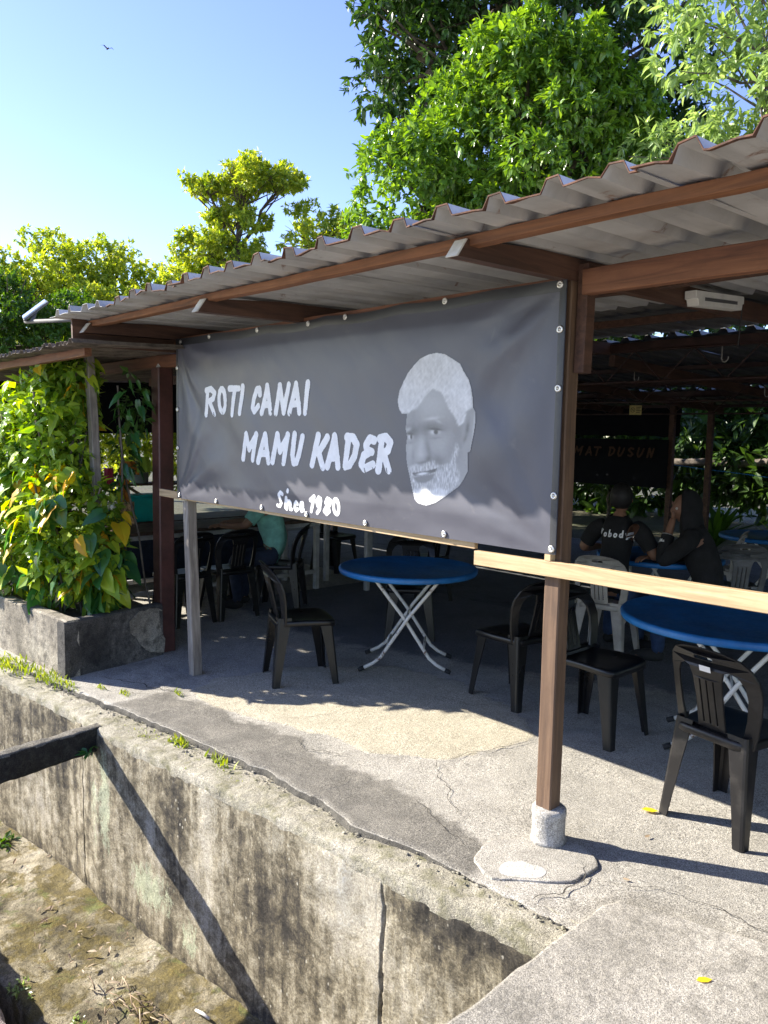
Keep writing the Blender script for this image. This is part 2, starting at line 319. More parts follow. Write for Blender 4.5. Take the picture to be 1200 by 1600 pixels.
# ------------------------------------------------------------------ object helpers
def tag(o, label=None, cat=None, group=None, kind=None):
    if label: o['label'] = label
    if cat: o['category'] = cat
    if group: o['group'] = group
    if kind: o['kind'] = kind
    return o
def thing(name, label, cat, loc=(0, 0, 0), rz=0.0, group=None):
    o = bpy.data.objects.new(name, None); COL.objects.link(o)
    o.empty_display_size = 0.1
    o.location = loc; o.rotation_euler = (0, 0, rz)
    return tag(o, label, cat, group)
def link_mesh(name, me, mat, parent=None):
    o = bpy.data.objects.new(name, me); COL.objects.link(o)
    if mat is not None and not me.materials: me.materials.append(MATS[mat])
    if parent is not None: o.parent = parent
    return o
def copy_tree(o, parent=None):
    c = o.copy(); COL.objects.link(c)
    if parent is not None: c.parent = parent
    for ch in list(o.children): copy_tree(ch, c)
    return c
def mesh_np(name, V, F, smooth=False):
    """V (n,3), F (m,k) arrays, all faces with k corners"""
    V = np.ascontiguousarray(V, dtype=np.float32); F = np.ascontiguousarray(F, dtype=np.int32)
    me = bpy.data.meshes.new(name); k = F.shape[1]
    me.vertices.add(len(V)); me.vertices.foreach_set('co', V.ravel())
    me.loops.add(F.size); me.loops.foreach_set('vertex_index', F.ravel())
    me.polygons.add(len(F)); me.polygons.foreach_set('loop_start', np.arange(0, F.size, k, dtype=np.int32))
    me.polygons.foreach_set('use_smooth', np.full(len(F), smooth))
    me.update(calc_edges=True); me.validate(); return me

class MB:
    def __init__(s): s.v = []; s.f = []; s.sm = []
    def add(s, V, F, smooth=False, mtx=None):
        b = len(s.v)
        for p in V:
            p = Vector(p)
            if mtx is not None: p = mtx @ p
            s.v.append(tuple(p))
        for f in F: s.f.append(tuple(i+b for i in f)); s.sm.append(smooth)
        return s
    def box(s, x0, x1, y0, y1, z0, z1, mtx=None, bev=0.0):
        if bev <= 0:
            V = [(x, y, z) for z in (z0, z1) for y in (y0, y1) for x in (x0, x1)]
            return s.add(V, [(0, 2, 3, 1), (4, 5, 7, 6), (0, 1, 5, 4), (2, 6, 7, 3), (0, 4, 6, 2), (1, 3, 7, 5)], False, mtx)
        bm = bmesh.new(); bmesh.ops.create_cube(bm, size=1)
        for v in bm.verts:
            v.co = Vector((x0+(v.co.x+.5)*(x1-x0), y0+(v.co.y+.5)*(y1-y0), z0+(v.co.z+.5)*(z1-z0)))
        bmesh.ops.bevel(bm, geom=bm.edges[:], offset=bev, segments=2, affect='EDGES', profile=0.6)
        bm.verts.index_update()
        s.add([v.co for v in bm.verts], [[v.index for v in f.verts] for f in bm.faces], False, mtx); bm.free(); return s
    def tube(s, pts, r, n=8, cap=True, smooth=True, mtx=None):
        pts = [Vector(p) for p in pts]; rs = r if isinstance(r, (list, tuple)) else [r]*len(pts)
        V = []; F = []; up = None
        for i, p in enumerate(pts):
            d = (pts[min(i+1, len(pts)-1)] - pts[max(i-1, 0)])
            d = d.normalized() if d.length > 1e-9 else Vector((0, 0, 1))
            if up is None: up = Vector((0, 0, 1)) if abs(d.z) < 0.9 else Vector((1, 0, 0))
            a = d.cross(up).normalized(); up = a.cross(d).normalized()
            for k in range(n):
                w = 2*PI*k/n; V.append(p + (a*math.cos(w) + up*math.sin(w))*rs[i])
        for i in range(len(pts)-1):
            for k in range(n):
                k2 = (k+1) % n; F.append((i*n+k, i*n+k2, (i+1)*n+k2, (i+1)*n+k))
        if cap:
            F.append(tuple(range(n))[::-1]); F.append(tuple((len(pts)-1)*n+k for k in range(n)))
        return s.add(V, F, smooth, mtx)
    def lathe(s, prof, n=24, mtx=None, smooth=True):
        V = []; F = []
        for (r, z) in prof:
            for k in range(n):
                w = 2*PI*k/n; V.append((r*math.cos(w), r*math.sin(w), z))
        for i in range(len(prof)-1):
            for k in range(n):
                k2 = (k+1) % n; F.append((i*n+k, i*n+k2, (i+1)*n+k2, (i+1)*n+k))
        if prof[0][0] > 1e-6: F.append(tuple(range(n))[::-1])
        if prof[-1][0] > 1e-6: F.append(tuple((len(prof)-1)*n+k for k in range(n)))
        return s.add(V, F, smooth, mtx)
    def prism(s, poly, z0, z1, mtx=None):
        n = len(poly); V = [(*p, z0) for p in poly] + [(*p, z1) for p in poly]
        F = [tuple(range(n))[::-1], tuple(range(n, 2*n))] + [(i, (i+1) % n, n+(i+1) % n, n+i) for i in range(n)]
        return s.add(V, F, False, mtx)
    def mesh(s, name):
        me = bpy.data.meshes.new(name); me.from_pydata(s.v, [], s.f); me.polygons.foreach_set('use_smooth', s.sm); me.update(); return me
    def build(s, name, mat, parent=None): return link_mesh(name, s.mesh(name), mat, parent)

def holes_mesh(outer, holes, half, bev=0.0):
    """flat outline with holes in XY, thickness 2*half in Z -> verts, faces"""
    cu = bpy.data.curves.new('tmp', 'CURVE'); cu.dimensions = '2D'; cu.fill_mode = 'BOTH'; cu.extrude = half; cu.bevel_depth = bev; cu.bevel_resolution = 1
    for loop in [outer]+holes:
        sp = cu.splines.new('POLY'); sp.points.add(len(loop)-1); sp.use_cyclic_u = True
        for p, c in zip(sp.points, loop): p.co = (c[0], c[1], 0, 1)
    o = bpy.data.objects.new('tmp', cu); COL.objects.link(o)
    dg = bpy.context.evaluated_depsgraph_get(); me = o.evaluated_get(dg).to_mesh()
    V = [v.co.copy() for v in me.vertices]; F = [tuple(p.vertices) for p in me.polygons]
    o.evaluated_get(dg).to_mesh_clear(); bpy.data.objects.remove(o); bpy.data.curves.remove(cu)
    return V, F
def rrect(x0, x1, y0, y1, r, n=4):
    P = []
    for cx, cy, a in ((x1-r, y1-r, 0), (x0+r, y1-r, 90), (x0+r, y0+r, 180), (x1-r, y0+r, 270)):
        for k in range(n+1):
            w = rad(a+90*k/n); P.append((cx+r*math.cos(w), cy+r*math.sin(w)))
    return P
def fbm(x, y, z=0.0, o=4): return mnoise.fractal(Vector((x, y, z)), 1.0, 2.0, o)
def jag(poly, step=0.05, amp=0.012, seed=0.0, closed=True):
    out = []; n = len(poly)
    for i in range(n if closed else n-1):
        a = Vector(poly[i]); b = Vector(poly[(i+1) % n]); L = (b-a).length; k = max(1, int(L/step))
        nn = Vector((-(b-a).y, (b-a).x))/max(L, 1e-6)
        for j in range(k):
            p = a.lerp(b, j/k); d = amp*fbm(p.x*7+seed, p.y*7, seed, 3)*1.6
            out.append((p.x+nn.x*d, p.y+nn.y*d))
    if not closed: out.append(tuple(poly[-1]))
    return out
def flat_fill(poly, z0, z1):
    V, F = holes_mesh(poly, [], (z1-z0)/2)
    return [(v.x, v.y, v.z+(z0+z1)/2) for v in V], F

# ================================================================== THE SETTING
# ground sheet in two strips either side of the drain
gm = MB()
gm.add([(-400, -0.15, -0.10), (400, -0.15, -0.10), (400, 400, -0.10), (-400, 400, -0.10)], [(0, 1, 2, 3)])
gm.add([(-400, -400, -0.08), (400, -400, -0.08), (400, -3.3, -0.08), (-400, -3.3, -0.08), (400, -2.75, -0.74), (-400, -2.75, -0.74), (400, -1.74, -0.76), (-400, -1.74, -0.76)],
       [(0, 1, 2, 3), (3, 2, 4, 5), (5, 4, 6, 7)])
tag(gm.build('ground', 'earth'), kind='structure')

rd = MB().add([(-400, -400, -0.075), (400, -400, -0.075), (400, -3.32, -0.075), (-400, -3.32, -0.075)], [(0, 1, 2, 3)]).build('road', 'road_concrete'); tag(rd, kind='structure')  # unseen pale road, added to bounce sunlight onto banner and roof underside
# floor slab of the eating place with its broken outer edge
edge = [(-9.0, -1.30), (-5.6, -1.02), (-4.129, -0.909), (-3.65, -0.805), (-3.178, -0.766), (-2.814, -0.708), (-2.556, -0.661), (-2.176, -0.607), (-1.714, -0.55), (-1.361, -0.504), (-0.992, -0.503), (-0.61, -0.517), (-0.417, -0.473), (-0.184, -0.449), (-0.02, -0.446), (0.185, -0.435), (0.55, -0.425), (9.5, -0.30)]
je = jag(edge, 0.02, 0.014, 3.0, closed=False)
V, F = flat_fill(je + [(9.5, 8.6), (-9, 8.6)], -0.07, -0.006)
floor = MB().add(V, F).build('floor', 'floor_concrete'); tag(floor, kind='structure')
patch = [(-2.614, -0.217), (-2.756, 0.069), (-2.65, 0.6), (-2.2, 1.2), (-1.558, 1.3), (-1.1, 1.15), (-0.698, 0.912), (-0.729, 0.692), (-0.779, 0.433), (-0.871, 0.235), (-0.98, 0.156), (-1.096, 0.081), (-1.221, 0.011), (-1.46, 0.029), (-1.593, -0.058), (-1.84, -0.094), (-2.046, -0.18), (-2.32, -0.235)]
strip = [(-2.70, -0.75), (-2.72, -0.30), (-2.29, -0.252), (-1.911, -0.195), (-1.563, -0.12), (-1.4, -0.203), (-1.093, -0.185), (-0.886, -0.113), (-0.617, -0.16), (-0.322, -0.181), (-0.097, -0.238), (0.02, -0.50), (-0.61, -0.6), (-1.361, -0.6), (-2.176, -0.7)]
right_ = [(0.13, -0.45), (0.25, -0.28), (0.30, -0.12), (0.52, 0.0), (1.0, 0.12), (1.7, 0.24), (2.6, 0.2), (2.6, -0.5), (0.56, -0.5)]
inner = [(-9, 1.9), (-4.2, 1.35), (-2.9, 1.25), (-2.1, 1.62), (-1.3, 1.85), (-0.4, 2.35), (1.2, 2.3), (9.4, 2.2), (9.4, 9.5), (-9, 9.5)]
damp = [(-3.45, -0.72), (-3.3, -0.45), (-2.9, -0.38), (-2.5, -0.30), (-2.4, -0.05), (-2.9, 0.1), (-3.5, 0.02)]
def edge_y(x):
    for (a, ya), (b, yb) in zip(je, je[1:]):
        if a <= x <= b: return ya+(yb-ya)*(x-a)/max(b-a, 1e-6)
    return -0.42
def sdf(P, X, Y):
    d = np.full(X.shape, 9.0); r = np.zeros(X.shape, bool); n = len(P)
    for i in range(n):
        (x1, y1), (x2, y2) = P[i], P[(i+1) % n]; L2 = (x2-x1)**2+(y2-y1)**2+1e-12
        t = np.clip(((X-x1)*(x2-x1)+(Y-y1)*(y2-y1))/L2, 0, 1); d = np.minimum(d, np.hypot(X-x1-t*(x2-x1), Y-y1-t*(y2-y1)))
        if y1 != y2: r ^= ((y1 > Y) != (y2 > Y)) & (X < (x2-x1)*(Y-y1)/(y2-y1)+x1)
    return np.where(r, d, -d)
def build_floor_top():
    xs = np.arange(-4.8, 3.6, 0.02); n = 130; tt = np.linspace(0, 1, n)**1.25; V = np.zeros((len(xs), n, 3))
    for i, x in enumerate(xs):
        e = edge_y(x); V[i, :, 0] = x; V[i, :, 1] = e+(3.4-e)*tt
    X, Y = V[:, :, 0], V[:, :, 1]
    wob = np.array([[fbm(x*5, y*5, 3.0) for x, y in zip(a, b)] for a, b in zip(X, Y)]); wob2 = np.array([[fbm(x*1.6, y*1.6, 9.0, 3) for x, y in zip(a, b)] for a, b in zip(X, Y)]); fine_ = np.array([[fbm(x*22, y*22, 5.0, 3) for x, y in zip(a, b)] for a, b in zip(X, Y)])
    sm = lambda P, w, k: np.clip((sdf(P, X, Y)+k*wob+k*0.5*fine_)/w+0.5, 0, 1)
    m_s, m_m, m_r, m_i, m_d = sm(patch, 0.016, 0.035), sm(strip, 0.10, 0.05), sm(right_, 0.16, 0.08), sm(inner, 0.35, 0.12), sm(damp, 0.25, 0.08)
    Z = 0.004*wob2+0.0022*wob+0.0009*fine_+0.004*m_s+0.001*m_m
    Z[:, 0] -= 0.014; Z[:, 1] -= 0.003; V[:, :, 2] = Z
    nx = len(xs); F = []
    idx = np.arange(nx*n).reshape(nx, n); F = np.stack([idx[:-1, :-1], idx[1:, :-1], idx[1:, 1:], idx[:-1, 1:]], -1).reshape(-1, 4)
    me = mesh_np('worn_surface', V.reshape(-1, 3), F, True)
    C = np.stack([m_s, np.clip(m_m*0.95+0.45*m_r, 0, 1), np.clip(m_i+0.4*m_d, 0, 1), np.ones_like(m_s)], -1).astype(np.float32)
    ca = me.color_attributes.new('mask', 'FLOAT_COLOR', 'POINT'); ca.data.foreach_set('color', C.ravel())
    link_mesh('worn_surface', me, 'floor_concrete', floor)
build_floor_top()
V, F = flat_fill([(-9, 3.39), (-4.79, 3.39), (9.4, 3.39), (9.4, 8.55), (-9, 8.55)], -0.005, -0.001); MB().add(V, F).build('inner_floor', 'worn_dim_cement', floor)  # cement darkened beyond its wear to make the interior look dim
V = []; F = []
for i, (x, y) in enumerate(je):
    for k, (dy, z) in enumerate(((-0.010, -0.085), (-0.013, -0.03), (-0.009, -0.008), (0.014, -0.007))): V.append((x, y+dy+0.008*fbm(x*9, z*30, 5, 3)+0.003*fbm(x*26, z*60, 2, 2), z+0.003*fbm(x*11, 4, k)))
    if i: F += [((i-1)*4+k, i*4+k, i*4+k+1, (i-1)*4+k+1) for k in range(3)]
MB().add(V, F, True).build('edge_mortar', 'edge_dark', floor)  # mortar band in a darker tone along the slab edge
def crack(pts, w=0.006, seed=1.0, z=0.0085, parent=None):
    P = []
    for i in range(len(pts)-1):
        a = Vector(pts[i]); b = Vector(pts[i+1]); k = max(2, int((b-a).length/0.018)); nn = Vector((-(b-a).y, (b-a).x)).normalized()
        for j in range(k):
            p = a.lerp(b, j/k); P.append(p + nn*0.03*fbm(p.x*11+seed, p.y*11, seed, 6))
    P.append(Vector(pts[-1]))
    V = []; F = []
    for i, p in enumerate(P):
        d = (P[min(i+1, len(P)-1)]-P[max(i-1, 0)]).normalized(); nn = Vector((-d.y, d.x))
        ww = w*(0.35+0.9*abs(fbm(p.x*20, p.y*20, seed+4)))*min(1, 3*min(i+0.4, len(P)-i)/len(P)+0.3)
        V += [(*(p+nn*ww), z), (*(p-nn*ww), z)]
        if i: F.append((2*i-2, 2*i-1, 2*i+1, 2*i))
    MB().add(V, F).build('crack', 'crack_dirt_shade', floor)  # flat dark ribbons draw the dirt and the shade in deep cracks
for k, (c, w) in enumerate([([(-0.871, 0.235), (-0.703, 0.104), (-0.511, -0.036), (-0.40, -0.12)], .005), ([(-0.68, 0.9), (-0.745, 0.55), (-0.845, 0.235)], .006), ([(0.215, -0.06), (0.262, -0.15), (0.270, -0.28), (0.222, -0.40)], .008),
        ([(-1.56, -0.10), (-1.45, -0.215), (-1.352, -0.175), (-1.171, -0.075)], .007), ([(-0.617, -0.16), (-0.376, -0.244), (-0.156, -0.308)], .005), ([(-1.15, 1.15), (-1.3, 1.0), (-1.55, 0.95)], .004), ([(-2.3, -0.235), (-2.2, 0.0), (-2.12, 0.2)], .003),
        ([(-1.9, -0.11), (-1.75, 0.12), (-1.72, 0.3)], .0035), ([(-3.3, -0.55), (-3.0, -0.42), (-2.6, -0.27)], .009), ([(0.30, -0.12), (0.55, 0.06), (0.95, 0.05), (1.3, 0.12)], .005), ([(-2.95, -0.6), (-2.75, -0.45), (-2.62, -0.3)], .006), ([(-1.02, -0.2), (-0.97, -0.34), (-1.0, -0.47)], .004)]):
    crack(c, w*0.55, 2.0+3*k, 0.0095)

# drain wall: top ledge and stained face
WX = [(-9.0, -1.48), (-3.829, -1.02), (-2.93, -0.885), (-2.506, -0.878), (-1.829, -0.79), (-1.265, -0.723), (-0.816, -0.675), (-0.447, -0.632), (-0.018, -0.595), (0.378, -0.55), (2.6, -0.30)]
def wall_y(x):
    for (a, ya), (b, yb) in zip(WX, WX[1:]):
        if a <= x <= b: return ya+(yb-ya)*(x-a)/(b-a)
    return WX[-1][1]
def build_drain_wall():
    xs = np.concatenate([np.arange(-8.5, -4.2, 0.15), np.arange(-4.2, 0.75, 0.022), np.arange(-0.40, 0.35, 0.006), np.arange(-2.72, -2.68, 0.004)]); xs = np.unique(xs.round(4)); zs = np.linspace(-0.075, -1.5, 66)
    V = []; C = []
    for j, z in enumerate(zs):
        for x in xs:
            d = 0.010*fbm(x*3, z*3, 1.0)+0.006*fbm(x*11, z*11, 4.0)
            if j == 0: d += 0.006
            jt = -0.335+0.012*fbm(0.3, z*9, 2.0)
            wj = 0.004+0.007*abs(fbm(0.7, z*14, 5.0))
            if abs(x-jt) < wj: d += 0.035
            jl = -2.70+0.004*fbm(0, z*5, 3.0)
            if abs(x-jl) < 0.005: d += 0.03
            V.append((x, wall_y(x)+d, z + (0.008*fbm(x*12, 1.5, 0.5) if j == 0 else 0)))
            G = lambda cx, cz, rx, rz: math.exp(-((x-cx)/rx)**2-((z-cz)/rz)**2)
            pale = G(-0.62, -0.26, 0.17, 0.24)+0.8*G(-0.44, -0.22, 0.08, 0.2)+0.55*G(-0.15, -0.45, 0.3, 0.2)+0.45*G(-3.3, -0.75, 0.25, 0.3)+0.3*G(-1.0, -0.2, 0.12, 0.3)+0.5*G(-1.5, -0.3, 0.08, 0.35)
            lich = 1.0*G(-2.42, -0.45, 0.06, 0.4)+0.95*G(-2.0, -0.80, 0.24, 0.17)+0.7*G(-2.55, -0.55, 0.06, 0.3)+0.75*G(-1.62, -0.95, 0.13, 0.14)+0.35*G(-3.2, -0.6, 0.5, 0.5)
            alg = 0.9*G(0.2, -0.08, 0.45, 0.12)+0.75*G(-0.05, -0.3, 0.12, 0.25)+0.65*G(-1.1, -0.42, 0.22, 0.4)+0.6*G(-3.2, -0.3, 0.45, 0.35)+0.5*G(-1.75, -0.25, 0.15, 0.4)+0.55*G(-0.85, -0.5, 0.2, 0.25)+0.55*math.exp(-((z+1.12)/0.12)**2)
            C.append((min(1, pale), min(1, lich), min(1, alg), 1))
    nx = len(xs); F = []
    for j in range(len(zs)-1):
        a = np.arange(nx-1)+j*nx; F.append(np.stack([a, a+nx, a+nx+1, a+1], 1))
    me = mesh_np('drain_wall', np.array(V), np.concatenate(F), True)
    ca = me.color_attributes.new('mask', 'FLOAT_COLOR', 'POINT'); ca.data.foreach_set('color', np.array(C, dtype=np.float32).ravel())
    w = thing('drain_wall', 'long stained concrete retaining wall of the roadside drain below the shed floor', 'wall')
    link_mesh('wall_face', me, 'drain_wall', w)
    # ledge on top, between the face and the slab edge
    V = []; F = []; n = 11
    lx = list(np.concatenate([np.arange(-8.5, -4.2, 0.2), np.arange(-4.2, 0.75, 0.025)]))
    def ey(x):
        for (a, ya), (b, yb) in zip(edge, edge[1:]):
            if a <= x <= b: return ya+(yb-ya)*(x-a)/(b-a)
        return -0.42
    for i, x in enumerate(lx):
        y0 = wall_y(x); y1 = ey(x)+0.05
        for k in range(n):
            t = k/(n-1); y = y0+(y1-y0)*t
            z = -0.038+0.026*min(1, max(0, (x+0.75)/0.75))+0.012*t+0.005*fbm(x*7, y*7, 7.0)-0.008*math.exp(-((t-0.8)/0.12)**2)+0.004*fbm(x*25, y*25, 3)+0.002*fbm(x*60, y*60, 5)
            if k == 0: z = -0.105; y = y0+0.002
            if k == 1: z -= 0.007+0.010*abs(fbm(x*16, 2, 4)); y = y0-0.003+0.010*fbm(x*13, 3, 1)
            if k == 2: y = y0+0.012
            V.append((x, y, z))
        if i: F += [((i-1)*n+k, i*n+k, i*n+k+1, (i-1)*n+k+1) for k in range(n-1)]
    link_mesh('top_ledge', mesh_np('top_ledge', np.array(V), np.array(F), True), 'ledge_concrete', w)
build_drain_wall()

# mossy shelf in the drain, channel and low near bank
def build_shelf():
    V = []; F = []; xs = np.concatenate([np.arange(-8.5, -4, 0.2), np.arange(-4, 0.8, 0.03)]); n = 26
    for i, x in enumerate(xs):
        yb = wall_y(x)+0.05; ye = -1.50+0.06*(x+1.8)+0.012*fbm(x*5, 0, 3)
        if x < -3: ye = -1.50-0.07*1.2+0.1*(x+3)
        for k in range(n):
            if k < n-6:
                t = k/(n-7); y = yb+(ye-yb)*t; z = -1.10+0.02*fbm(x*2.5, y*2.5, 2)+0.008*fbm(x*9, y*9, 5)+0.02*(1-t)**6
                if k == n-7: z -= 0.012
            else:
                q = (k-(n-7))/6; y = ye-0.02*q-0.01*fbm(x*6, q*3, 1); z = -1.115-0.4*q
            V.append((x, y, z))
        if i: F += [((i-1)*n+k, (i-1)*n+k+1, i*n+k+1, i*n+k) for k in range(n-1)]
    o = link_mesh('drain_shelf', mesh_np('drain_shelf', np.array(V), np.array(F), True), 'mossy_shelf'); tag(o, kind='structure')
    b = MB(); b.add([(-9, -1.9, -1.48), (1, -1.9, -1.48), (1, -1.3, -1.48), (-9, -1.3, -1.48)], [(0, 1, 2, 3)])
    tag(b.build('drain_bed', 'soil'), kind='structure')
    V = []; F = []; n = 7
    for i, x in enumerate(np.arange(-8.5, 0.6, 0.05)):
        y = -1.72+0.05*(x+1.5)*0.2+0.014*fbm(x*9, 0, 8)
        for k, (dy, z) in enumerate([(0.01, -1.49), (0.004, -1.1), (0, -0.75), (-0.02, -0.715), (-0.12, -0.71), (-0.25, -0.715), (-0.3, -0.77)]):
            V.append((x, y+dy+0.006*fbm(x*12, k, 2), z+0.006*fbm(x*15, k*3, 4)))
        if i: F += [((i-1)*n+k, i*n+k, i*n+k+1, (i-1)*n+k+1) for k in range(n-1)]
    o = link_mesh('drain_kerb', mesh_np('drain_kerb', np.array(V), np.array(F)[:, ::-1], True), 'pink_concrete'); tag(o, kind='structure')
build_shelf()

# concrete strut across the drain
def build_strut():
    V = []; F = []; ys = np.linspace(-0.85, -1.76, 34); n = 16
    sec = rrect(-0.012, 0.062, -0.18, -0.028, 0.014, 3)
    for i, y in enumerate(ys):
        for k, (a, c) in enumerate(sec):
            V.append((-2.555+0.12*(-0.85-y)*1.2+a+0.008*fbm(a*20, y*14, c*20), y, c+0.008*fbm(a*22, y*15, c*20+5)))
        if i: F += [((i-1)*n+k, (i-1)*n+(k+1) % n, i*n+(k+1) % n, i*n+k) for k in range(n)]
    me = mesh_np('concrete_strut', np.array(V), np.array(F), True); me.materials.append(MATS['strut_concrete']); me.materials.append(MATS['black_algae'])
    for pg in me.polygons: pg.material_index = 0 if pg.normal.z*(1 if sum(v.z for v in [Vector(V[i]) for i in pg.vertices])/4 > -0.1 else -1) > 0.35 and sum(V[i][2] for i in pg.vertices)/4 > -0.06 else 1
    o = link_mesh('concrete_strut', me, None)
    tag(o, 'black stained concrete strut spanning across the open drain', 'beam')
build_strut()

# slab bridging the drain in the foreground
def build_bridge():
    pts = [(0.49, -3.6), (0.475, -2.0), (0.47, -1.0), (0.455, -0.30), (0.475, -0.235), (0.53, -0.215), (1.0, -0.06), (3.4, 0.1), (3.4, -3.6)]
    V, F = holes_mesh(jag(pts, 0.03, 0.006, 12.0), [], 0.055, 0.014)
    o = MB().add([(v.x, v.y, v.z-0.012) for v in V], F).build('drain_bridge_slab', 'slab_concrete')
    tag(o, 'speckled grey concrete slab bridging the drain beside the post footing', 'slab')
build_bridge()

# ================================================================== THE SHED
shed = thing('open_shed', 'open-sided timber eating shed with corrugated zinc roof and brown posts', 'shed')
def timber(name, a, b, w, h, mat, parent=shed, jit=0.004, up=(0, 0, 1), taper=None, seed=0.0):
    """a sawn timber from a to b, w across, h high, slightly uneven, edges eased"""
    a = Vector(a); b = Vector(b); d = (b-a); L = d.length; d.normalize(); up = Vector(up)
    s = d.cross(up).normalized(); u = s.cross(d).normalized()
    sec = rrect(-w/2, w/2, -h/2, h/2, min(w, h)*0.07, 1); n = len(sec); k = max(2, int(L/0.25)); V = []; F = []
    for i in range(k+1):
        t = i/k; p = a+d*L*t
        o1 = jit*fbm(t*L*1.5+seed, seed, 1.0); o2 = jit*fbm(t*L*1.5+seed, seed, 7.0)
        for (x, y) in sec:
            V.append(p+s*(x+o1)+u*(y+o2))
    for i in range(k):
        F += [(i*n+j, i*n+(j+1) % n, (i+1)*n+(j+1) % n, (i+1)*n+j) for j in range(n)]
    F.append(tuple(range(n))[::-1]); F.append(tuple(k*n+j for j in range(n)))
    return MB().add(V, F).build(name, mat, parent)
# posts
timber('post', (-0.006, 0, 0.13), (-0.006, 0, 2.30), 0.074, 0.074, 'post_timber', up=(0, 1, 0), seed=1)
timber('post_splice', (0.056, 0.02, 1.93), (0.056, 0.02, 2.34), 0.045, 0.06, 'rafter_timber', up=(0, 1, 0), seed=5)
timber('post', (-2.93, 0.0, 0.0), (-3.0, 0.0, 1.20), 0.066, 0.07, 'grey_timber', up=(0, 1, 0), seed=2)
pf = timber('post', (-3.615, 0.12, 0.0), (-3.62, 0.12, 2.13), 0.12, 0.12, 'maroon_paint', up=(0, 1, 0), seed=3, jit=0.002)
timber('post', (-3.72, -0.3, 0.1), (-3.93, -0.3, 2.27), 0.07, 0.055, 'grey_timber', up=(0, 1, 0), seed=4, jit=0.014)
for k, (x, y, h) in enumerate([(-3.16, 8.1, 2.2), (-3.72, 8.1, 2.2), (-6.6, 4.2, 2.3), (-7.4, 8.1, 2.2), (3.4, 0.0, 2.3), (3.4, 4.0, 2.35), (2.4, 8.1, 2.2), (-6.6, 0.15, 2.2), (8.6, 0.0, 2.3), (8.6, 4.0, 2.3), (8.6, 8.1, 2.2)]):
    timber('post', (x, y, 0), (x, y, h), 0.075, 0.075, 'rafter_timber', up=(0, 1, 0), seed=20+k)
# footing of the near post
pl = MB().lathe([(0.075, 0.0), (0.072, 0.012), (0.068, 0.03), (0.069, 0.105), (0.072, 0.118), (0.071, 0.138), (0.062, 0.146), (0.0, 0.147)], 28, Matrix.Translation((0.002, 0.0, 0.008)))
pl.build('footing', 'plinth_concrete', shed)
V, F = holes_mesh(jag([(0.055+(0.165+0.035*math.sin(a_*2+0.6))*math.cos(a_)+0.03*math.sin(a_), -0.15+(0.235+0.02*math.cos(a_*3))*math.sin(a_)) for a_ in [k_*PI/14 for k_ in range(28)]], 0.02, 0.016, 21.0), [], 0.002, 0.006)
MB().add([(v.x, v.y, v.z+0.001) for v in V], F).build('footing_pad', 'floor_concrete', shed)
V, F = flat_fill(jag([(0.07+0.072*math.cos(k*PI/8)+0.012*math.sin(k*PI/8), -0.268+0.078*math.sin(k*PI/8)) for k in range(16)], 0.012, 0.026, 31.0), 0.0094, 0.0102)
MB().add(V, F).build('cement_dab', 'white_cement', shed)
# rails and battens
timber('rail', (-0.386, -0.056, 1.153), (3.4, -0.056, 1.185), 0.036, 0.062, 'raw_timber', seed=9, jit=0.003)
timber('rail_block', (-0.006, -0.0565, 1.19), (-0.006, -0.0565, 1.235), 0.03, 0.034, 'raw_timber', up=(0, 1, 0))
timber('batten', (-3.32, -0.05, 1.238), (-0.40, -0.047, 1.212), 0.022, 0.05, 'raw_timber', seed=11)
timber('batten', (-3.13, -0.05, 2.255), (-0.02, -0.047, 2.262), 0.022, 0.06, 'brown_beam', seed=12)
timber('beam', (0.068, 0.0, 2.27), (9.0, 0.0, 2.268), 0.05, 0.095, 'brown_beam', seed=14, jit=0.006)
# rafters
def rafter(x, y0, y1, z0, z1, w=0.05, h=0.115, name='rafter', end='end_paint'):
    V = []; F = []
    k = 8; dz = (z1-z0)/(y1-y0)
    for i in range(k+1):
        t = i/k; y = y0+(y1-y0)*t; zb = z0+dz*(y-y0); o = 0.004*fbm(y*2, x, 3)
        yt = y+(0.045 if i == 0 else 0)
        hh = h*(0.72 if i == 0 else 1) if i == 0 else h
        V += [(x-w/2+o, y, zb), (x+w/2+o, y, zb), (x+w/2+o, yt, zb+hh), (x-w/2+o, yt, zb+hh)]
        if i: F += [((i-1)*4+j, (i-1)*4+(j+1) % 4, i*4+(j+1) % 4, i*4+j) for j in range(4)]
    F.append(tuple(k*4+j for j in range(4)))
    r = MB().add(V, F).build(name, 'rafter_timber', shed)
    q = [Vector(v) for v in V[:4]]; c = sum(q, Vector())/4
    b = MB().add([c+(p-c)*1.01+Vector((0, -0.002, 0)) for p in q]+[c+(p-c)*1.01+Vector((0, 0.006, 0)) for p in q], [(0, 1, 2, 3), (4, 7, 6, 5)]+[(j, 4+j, 4+(j+1) % 4, (j+1) % 4) for j in range(4)])
    b.build('painted_end', end, r)
    return r
rafter(0.012, -0.70, 3.0, 2.262, 2.345, h=0.085)
rafter(-1.67, -0.70, 3.0, 2.250, 2.345, h=0.092)
rafter(-3.06, -0.70, 3.0, 2.262, 2.345, h=0.085)
rafter(1.75, -0.70, 3.0, 2.262, 2.345, h=0.085)
for xr in (3.3, 5.0, 6.7, 8.4): rafter(xr, -0.70, 3.0, 2.262, 2.345, h=0.085)
for x in (0.0, -1.67, -3.06, -4.6, 1.75, 3.3, 5.0, 6.7, 8.4):
    timber('rafter', (x, 3.05, 2.30), (x, 8.2, 2.10), 0.05, 0.09, 'rafter_timber', seed=x)
